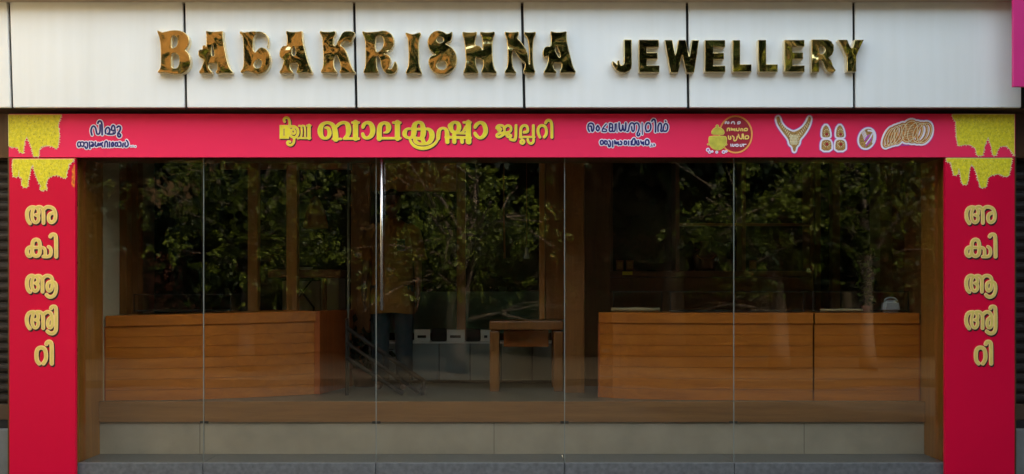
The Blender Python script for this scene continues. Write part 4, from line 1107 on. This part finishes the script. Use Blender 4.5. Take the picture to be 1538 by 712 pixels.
# planter at the foot of the counter end
px_, py_ = X(548, 1.75), 1.75
pt = empty('potted_shrub', (px_, py_, FLOOR), 'dark leafy shrub in a pot behind the iron stair rail', 'plant')
MB().lathe([(.09, 0), (.11, .10), (.125, .16), (.115, .155)], (px_, py_, FLOOR), 24).build('pot', M['redwall'], pt)
MB().tube([(px_, py_, FLOOR + .14), (px_ + .01, py_, FLOOR + .34), (px_ - .01, py_, FLOOR + .5)], [.012, .009, .004], 8).build('stem', M['bark'], pt)
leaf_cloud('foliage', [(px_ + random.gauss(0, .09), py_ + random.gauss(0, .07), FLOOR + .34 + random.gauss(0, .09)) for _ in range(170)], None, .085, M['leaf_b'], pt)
# wall shelf behind the right-hand counters with bust and small frames
wy = 1.95
ws = empty('wall_shelf', (X(1060, wy), wy, Z(412, wy)), 'dark wooden shelf behind the wide right-hand counter with thin upper rail', 'shelf')
MB().box(X(916, wy), X(1222, wy), wy, wy + .28, Z(416, wy), Z(407, wy), .004).build('shelf_board', M['wood_dark'], ws)
MB().box(X(916, wy), X(1222, wy), wy + .26, wy + .28, Z(405, wy), Z(240, wy), 0).build('shelf_back', M['darkpanel'], ws)
for px in (918, 1018, 1118, 1220): MB().box(X(px - 3, wy), X(px + 3, wy), wy + .02, wy + .255, Z(406.5, wy), Z(240, wy), .003).build('shelf_upright', M['wood_dark'], ws)
for a, b in ((1021, 1115), (1121, 1217)): MB().box(X(a, wy), X(b, wy), wy + .02, wy + .06, Z(339, wy), Z(335, wy), .002).build('shelf_rail', M['wood_z'], ws)
MB().box(X(916, wy), X(1222, wy), wy + .02, wy + .28, FLOOR, Z(417, wy), 0).build('shelf_base', M['wood_dark'], ws)
by = wy + .10
bx, bz0, bz1 = X(1059, by), Z(406.5, by), Z(362, by)
H_ = bz1 - bz0
mb = MB(); mb.lathe([(.09, 0), (.10, H_ * .10), (.125, H_ * .42), (.120, H_ * .50), (.085, H_ * .60), (.050, H_ * .72), (.042, H_ * .85), (.046, H_ * .95), (.036, H_)], (bx, by, bz0 + .001), 32, 1.0, .55)
bust = tag(mb.build('necklace_bust', M['velvet_brown']), 'dark velvet necklace bust on the shelf behind the wide right-hand counter', 'display bust')
ngold = [(bx + .088 * math.cos(a), by - .062 * abs(math.cos(a)) * 0 - .072, bz0 + H_ * .56 - .055 * math.sin(a)) for a in np.linspace(.15, PI - .15, 16)]
MB().tube(ngold, .004, 6).build('necklace', M['brass'], bust)
def small_frame(px, lab, y=wy + .08):
    z0, z1 = Z(406, y), Z(391, y)
    o = tag(MB().box(X(px - 5.5, y), X(px + 5.5, y), y, y + .015, z0, z1, .002).build('photo_frame', M['wood_z']), lab, 'frame', 'small frames on the shelf')
    MB().box(X(px - 4, y), X(px + 4, y), y - .003, y - .0005, z0 + .014, z1 - .014).build('picture', M['gold_print'], o)
small_frame(931, 'small gold-pictured frame at the far left of the shelf behind the right counters')
small_frame(946, 'small gold-pictured frame just right of the far left frame on the shelf')
small_frame(1131, 'small gold-pictured frame right of the necklace bust on the shelf')
tag(MB().box(X(935, wy - .02), X(950, wy - .02), wy - .02, wy - .008, Z(413, wy), Z(408, wy), .001).build('price_label', M['yellow']), 'yellow price label on the shelf edge below the two left frames', 'label')
# hanging cord and white tassel
hy = 2.2
tag(MB().tube([(X(757, hy), hy, 3.04), (X(757, hy) - .003, hy, Z(300, hy)), (X(758, hy), hy, Z(388, hy))], [.006, .007, .009], 8).build('hanging_cord', M['rope']), 'red-brown cord hanging from the ceiling left of the wooden column', 'cord')
ts = tag(MB().lathe([(.004, .105), (.016, .095), (.018, .06), (.028, 0), (.010, -.002)], (X(791, hy), hy, Z(388, hy)), 16).build('white_tassel', M['paper']), 'white tassel hanging between the cord and the wooden column', 'tassel')
MB().tube([(X(791, hy), hy, Z(388, hy) + .105), (X(791, hy), hy, 3.04)], .0022, 6).build('thread', M['rope'], ts)

# ------------------------------------------------------------------ the person inside the door
def skin_mesh(name, verts, edges, mat, parent=None, root=0, levels=2, tf=None):
    me = bpy.data.meshes.new(name)
    me.from_pydata([v[:3] for v in verts], edges, [])
    o = bpy.data.objects.new(name, me); COL.objects.link(o)
    md = o.modifiers.new('s', 'SKIN'); md.use_smooth_shade = True
    for i, v in enumerate(verts):
        sv = me.skin_vertices[0].data[i]
        sv.radius = (v[3], v[4] if len(v) > 4 else v[3]); sv.use_root = (i == root)
    sb = o.modifiers.new('d', 'SUBSURF'); sb.levels = sb.render_levels = levels
    dg = bpy.context.evaluated_depsgraph_get()
    m2 = bpy.data.meshes.new_from_object(o.evaluated_get(dg))
    bpy.data.objects.remove(o)
    return m2
PX, PY = X(589, 1.55), 1.55
PS = 1.0
def shift(me):
    n = len(me.vertices); co = np.empty(n * 3); me.vertices.foreach_get('co', co); co = co.reshape(-1, 3) + np.array([PX, PY, FLOOR]); me.vertices.foreach_set('co', co.ravel()); me.update(); return me
V = [(0, 0, .90, .13, .10), (0, .0, 1.08, .125, .095), (0, 0, 1.28, .15, .10), (0, .005, 1.40, .10, .08), (0, 0, 1.47, .055), (0, -.01, 1.53, .055)]
E = [(0, 1), (1, 2), (2, 3), (3, 4), (4, 5)]
def chain(start, pts):
    prev = start
    for p in pts:
        V.append(p); E.append((prev, len(V) - 1)); prev = len(V) - 1
    return prev
for s in (-1, 1):
    chain(0, [(s * .09, 0, .82, .09), (s * .10, -.01, .48, .062), (s * .10, .01, .28, .055), (s * .10, .02, .09, .040), (s * .105, -.05, .035, .035), (s * .11, -.13, .025, .028)])
    w = chain(3, [(s * .17, .0, 1.39, .058), (s * .205, .01, 1.25, .048), (s * .225, .01, 1.09, .040), (s * .235, -.05, .92, .030), (s * .235, -.075, .84, .024)])
    palm = chain(w, [(s * .233, -.085, .785, .026, .016)])
    for k, (ox, ln) in enumerate(((-.024, .072), (-.008, .082), (.008, .078), (.022, .062))):
        chain(palm, [(s * .233, -.085 + ox, .755, .0095), (s * .229, -.088 + ox, .755 - ln * .5, .0085), (s * .220, -.090 + ox * .9, .755 - ln, .007)])
    chain(w, [(s * .222, -.110, .800, .011), (s * .215, -.125, .765, .009), (s * .210, -.130, .740, .008)])
body = shift(skin_mesh('person', V, E, None))
# head with brow, nose, lips, chin and ears joined to the body mesh
bm = bmesh.new(); bm.from_mesh(body)
hb = bmesh.new(); bmesh.ops.create_uvsphere(hb, u_segments=32, v_segments=24, radius=1)
for v in hb.verts:
    x, y, z = v.co
    fx, fy, fz = x * .076, y * .095, z * .120
    if z < -.2: k = (-.2 - z) / .8; fx *= 1 - .38 * k; fy *= 1 - .22 * k
    if y < 0:
        g = lambda cx, cz, sx, sz: math.exp(-((x - cx) / sx) ** 2 - ((z - cz) / sz) ** 2)
        fy -= .022 * g(0, -.22, .13, .20) + .010 * g(0, .0, .10, .25) + .006 * g(0, -.55, .28, .09) + .008 * g(0, -.85, .30, .14)
        fy += .010 * (g(-.38, .02, .20, .11) + g(.38, .02, .20, .11))
        fy -= .006 * (g(-.38, .20, .3, .08) + g(.38, .20, .3, .08))
    fx += math.copysign(.014, x) * math.exp(-((abs(x) - 1) / .12) ** 2 - ((y - .05) / .22) ** 2 - ((z + .05) / .28) ** 2) if abs(x) > .5 else 0
    v.co = (PX + fx, PY + fy - .015, FLOOR + 1.615 + fz)
for f in hb.faces: f.smooth = True
tm = bpy.data.meshes.new('t'); hb.to_mesh(tm); hb.free(); bm.from_mesh(tm); bpy.data.meshes.remove(tm)
bm.to_mesh(body); bm.free()
for p in body.polygons: p.use_smooth = True
body.name = 'person'
man = tag(link_mesh('person', body, M['skin']), 'person in loose mustard shirt and blue trousers standing behind the glass door', 'person')
# eyes
for s in (-1, 1):
    MB().lathe([(.001, -.010), (.008, -.006), (.0105, 0), (.008, .006), (.001, .010)], (PX + s * .029, PY - .093, FLOOR + 1.618), 12, 1, .5).build('eye', M['hair'], man)
hb = MB(); b2 = bmesh.new(); bmesh.ops.create_uvsphere(b2, u_segments=28, v_segments=18, radius=1)
for v in b2.verts:
    x, y, z = v.co
    if y < .1 and z < .48: y = max(y, .12); 
    if z < -.35: z = -.35
    v.co = (PX + x * .083, PY + y * .103 - .010, FLOOR + 1.628 + z * .121)
for f in b2.faces: f.smooth = True
hb._add(b2); hb.build('hair', M['hair'], man)
# shirt: torso loft and sleeves
sh_ = MB()
rings = [(.205, .135, .66), (.198, .132, .80), (.185, .125, .95), (.180, .122, 1.10), (.188, .125, 1.25), (.185, .115, 1.37), (.150, .095, 1.43), (.085, .075, 1.475), (.070, .068, 1.49)]
seg = 32; RR = []
for i, (a, b, z) in enumerate(rings):
    RR.append([sh_.bm.verts.new((PX + a * math.cos(t_) * (1 + (.02 * math.sin(7 * t_) if i < 4 else 0)), PY + b * math.sin(t_), FLOOR + z + (.008 * math.sin(3 * t_) if i == 0 else 0))) for t_ in [2 * PI * k / seg for k in range(seg)]])
for a, b in zip(RR, RR[1:]):
    for k in range(seg): f = sh_.bm.faces.new((a[k], a[(k + 1) % seg], b[(k + 1) % seg], b[k])); f.smooth = True
for s in (-1, 1):
    sh_.tube([(PX + s * .13, PY, FLOOR + 1.405), (PX + s * .185, PY, FLOOR + 1.37), (PX + s * .215, PY + .01, FLOOR + 1.25), (PX + s * .240, PY + .005, FLOOR + 1.12)], [.06, .070, .066, .070], 16, False)
sh_.build('shirt', M['cloth'], man)
MB().box(PX + .055, PX + .125, PY - .128, PY - .121, FLOOR + 1.20, FLOOR + 1.30, .003).build('pocket', M['trouser'], man)
tr = MB()
for s in (-1, 1):
    tr.tube([(PX + s * .085, PY, FLOOR + .90), (PX + s * .095, PY, FLOOR + .70), (PX + s * .102, PY - .005, FLOOR + .48), (PX + s * .104, PY + .01, FLOOR + .28), (PX + s * .104, PY + .02, FLOOR + .07)], [.105, .098, .080, .075, .078], 18, True)
tr.build('trousers', M['trouser'], man)

for o in [man] + list(man.children):
    me = o.data
    n = len(me.vertices); co = np.empty(n * 3); me.vertices.foreach_get('co', co)
    base = np.array([PX, PY, FLOOR]); co = (co.reshape(-1, 3) - base) * PS + base
    me.vertices.foreach_set('co', co.ravel()); me.update()
# ================================================================== ACROSS THE STREET (seen only in the glass and the gold)
def make_tree(seed, h, spread, n_leaf, mat):
    r = random.Random(seed)
    mb = MB(); tips = []
    lean = r.uniform(-.3, .3)
    trunk = [(lean * t_ * t_, .12 * math.sin(3 * t_ + seed), h * .62 * t_) for t_ in np.linspace(0, 1, 8)]
    mb.tube(trunk, [.20, .16, .14, .13, .12, .10, .08, .05], 12)
    for i in range(13):
        t_ = r.uniform(.42, 1.0); b = Vector(trunk[int(t_ * 7)])
        a = r.uniform(0, 2 * PI); L = spread * r.uniform(.5, 1.0); up = h * r.uniform(.05, .36) if t_ > .5 else h * r.uniform(.0, .14)
        m1 = b + Vector((math.cos(a) * L * .5, math.sin(a) * L * .5, up * .65 + .15)); m2 = b + Vector((math.cos(a) * L, math.sin(a) * L, up))
        mb.tube([b, m1, m2], [.055, .035, .012], 7); tips += [m1, m2, (m1 + m2) / 2]
        for _ in range(3):
            c = m2 + Vector((r.gauss(0, .5), r.gauss(0, .5), r.gauss(-.1, .45)))
            mb.tube([m1, (m1 + c) / 2 + Vector((0, 0, .1)), c], [.022, .015, .006], 5); tips += [c, (m1 + c) / 2]
    cs, tn, ds = [], [], []
    per = max(1, n_leaf // (len(tips) + 1))
    for c in tips:
        t0 = r.choice((.05, .12, .3, .55, .95)); sg = r.uniform(.15, .42)
        nt = max(1, per // 11)                      # drooping twigs, each with paired leaflets
        p = rng.normal(size=(nt, 3)) * np.array([sg, sg, sg * .8]) + np.array(c)
        d = rng.normal(size=(nt, 3)); d[:, 2] -= .8; d /= np.linalg.norm(d, axis=1)[:, None]
        sd = np.cross(d, rng.normal(size=(nt, 3))); sd /= np.linalg.norm(sd, axis=1)[:, None]
        tt = np.clip(t0 + rng.normal(0, .15, nt), 0, 1)
        for j in range(11):
            s_ = 0 if j == 10 else (1 if j % 2 else -1)
            cs.append(p + d * (.045 * (j // 2 + 1))); ds.append(d * .55 + sd * s_); tn.append(tt)
    cs = np.concatenate(cs); tn = np.concatenate(tn); ds = np.concatenate(ds)
    k = cs[:, 2] > 1.25
    return mb, cs[k], tn[k], ds[k]
protos = []
def tree_proto(seed, h, spread, n, mat, size):
    mb, cs, tn, ds = make_tree(seed, h, spread, n, mat)
    root = bpy.data.objects.new('street_tree', None); COL.objects.link(root)
    mb.build('trunk', M['bark'], root)
    leaf_cloud('crown', cs, ds, size, mat, root, tn, .2)
    return root
def place(root, first, x, y, rz, s, label):
    if not first:
        r_ = root.copy(); COL.objects.link(r_)
        for ch in root.children:
            c = ch.copy(); COL.objects.link(c); c.parent = r_
        root = r_
    root.location = (x, y, .13); root.rotation_euler = (0, 0, rz); root.scale = (s, s, s)
    tag(root, label, 'tree', 'trees across the street')
A = tree_proto(3, 5.4, 1.5, 13000, M['leaf_a'], .085)
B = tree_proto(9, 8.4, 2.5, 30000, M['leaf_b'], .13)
C = tree_proto(21, 5.0, 1.35, 11000, M['leaf_a'], .08)
rows = [(A, 1, 6.5, -11.3, .4, 1.0), (B, 1, -1.2, -14.6, 1.2, 1.2), (C, 1, -0.9, -11.0, 2.2, 1.0), (A, 0, -4.9, -11.6, 3.0, .95), (C, 0, 4.9, -11.6, 4.2, 1.1), (B, 0, -9.2, -14.8, 5.0, .85),
        (B, 0, 3.6, -15.6, 2.4, 1.5), (B, 0, -4.9, -16.0, .2, .95), (B, 0, 7.6, -15.6, 3.9, 1.6), (B, 0, .6, -16.4, 5.5, 1.5), (B, 0, -13.5, -15.5, 1.9, .9), (B, 0, 12.4, -15.2, 4.4, 1.4)]
LAB = ['tall leafy street tree mirrored in the right-hand panes near the right jamb', 'dense dark rear tree mirrored behind the airy tree right of the door handle', 'airy street tree mirrored just right of the tall steel door handle', 'pale leafy street tree mirrored in the second pane from left',
       'airy street tree mirrored above the wide right-hand counter', 'small dark rear tree mirrored at the far left pane', 'dark rear tree behind the lit tree, mirrored right of the column', 'dark rear tree behind the pale tree, mirrored in the left panes',
       'largest dark rear tree, mirrored above the narrow counter', 'dark rear tree directly behind the airy tree near the column', 'dark rear tree furthest to the left of the street', 'dark rear tree furthest to the right of the street']
for (rt, fi, x, y, rz, s), lab in zip(rows, LAB): place(rt, fi, x, y, rz, s, lab)
tag(MB().box(-22, 22, -17.6, -17.3, 0.13, 3.0, .03).build('compound_wall', M['redwall']), 'red-brown compound wall across the street behind the trees', 'wall')
ob = empty('opposite_building', (0, -21, .13), 'dim brown building across the street behind the trees and red wall', 'building')
MB().box(-2.5, 24, -24, -20, 0.13, 12).build('wall', M['darkwall'], ob)
MB().box(-26, -2.6, -24, -19.98, 0.13, 13).build('wall', M['tanwall'], ob)
for i in range(9):
    for z in (1.6, 4.8): MB().box(-20 + i * 4.8, -18.2 + i * 4.8, -19.99, -19.96, z, z + 1.6).build('window', M['joint'], ob)
# hedge along the wall, nobody could count its leaves
hc = np.stack([rng.uniform(-16, 16, 26000), rng.normal(-16.4, .35, 26000), np.abs(rng.normal(1.6, 1.6, 26000)) + .2], 1)
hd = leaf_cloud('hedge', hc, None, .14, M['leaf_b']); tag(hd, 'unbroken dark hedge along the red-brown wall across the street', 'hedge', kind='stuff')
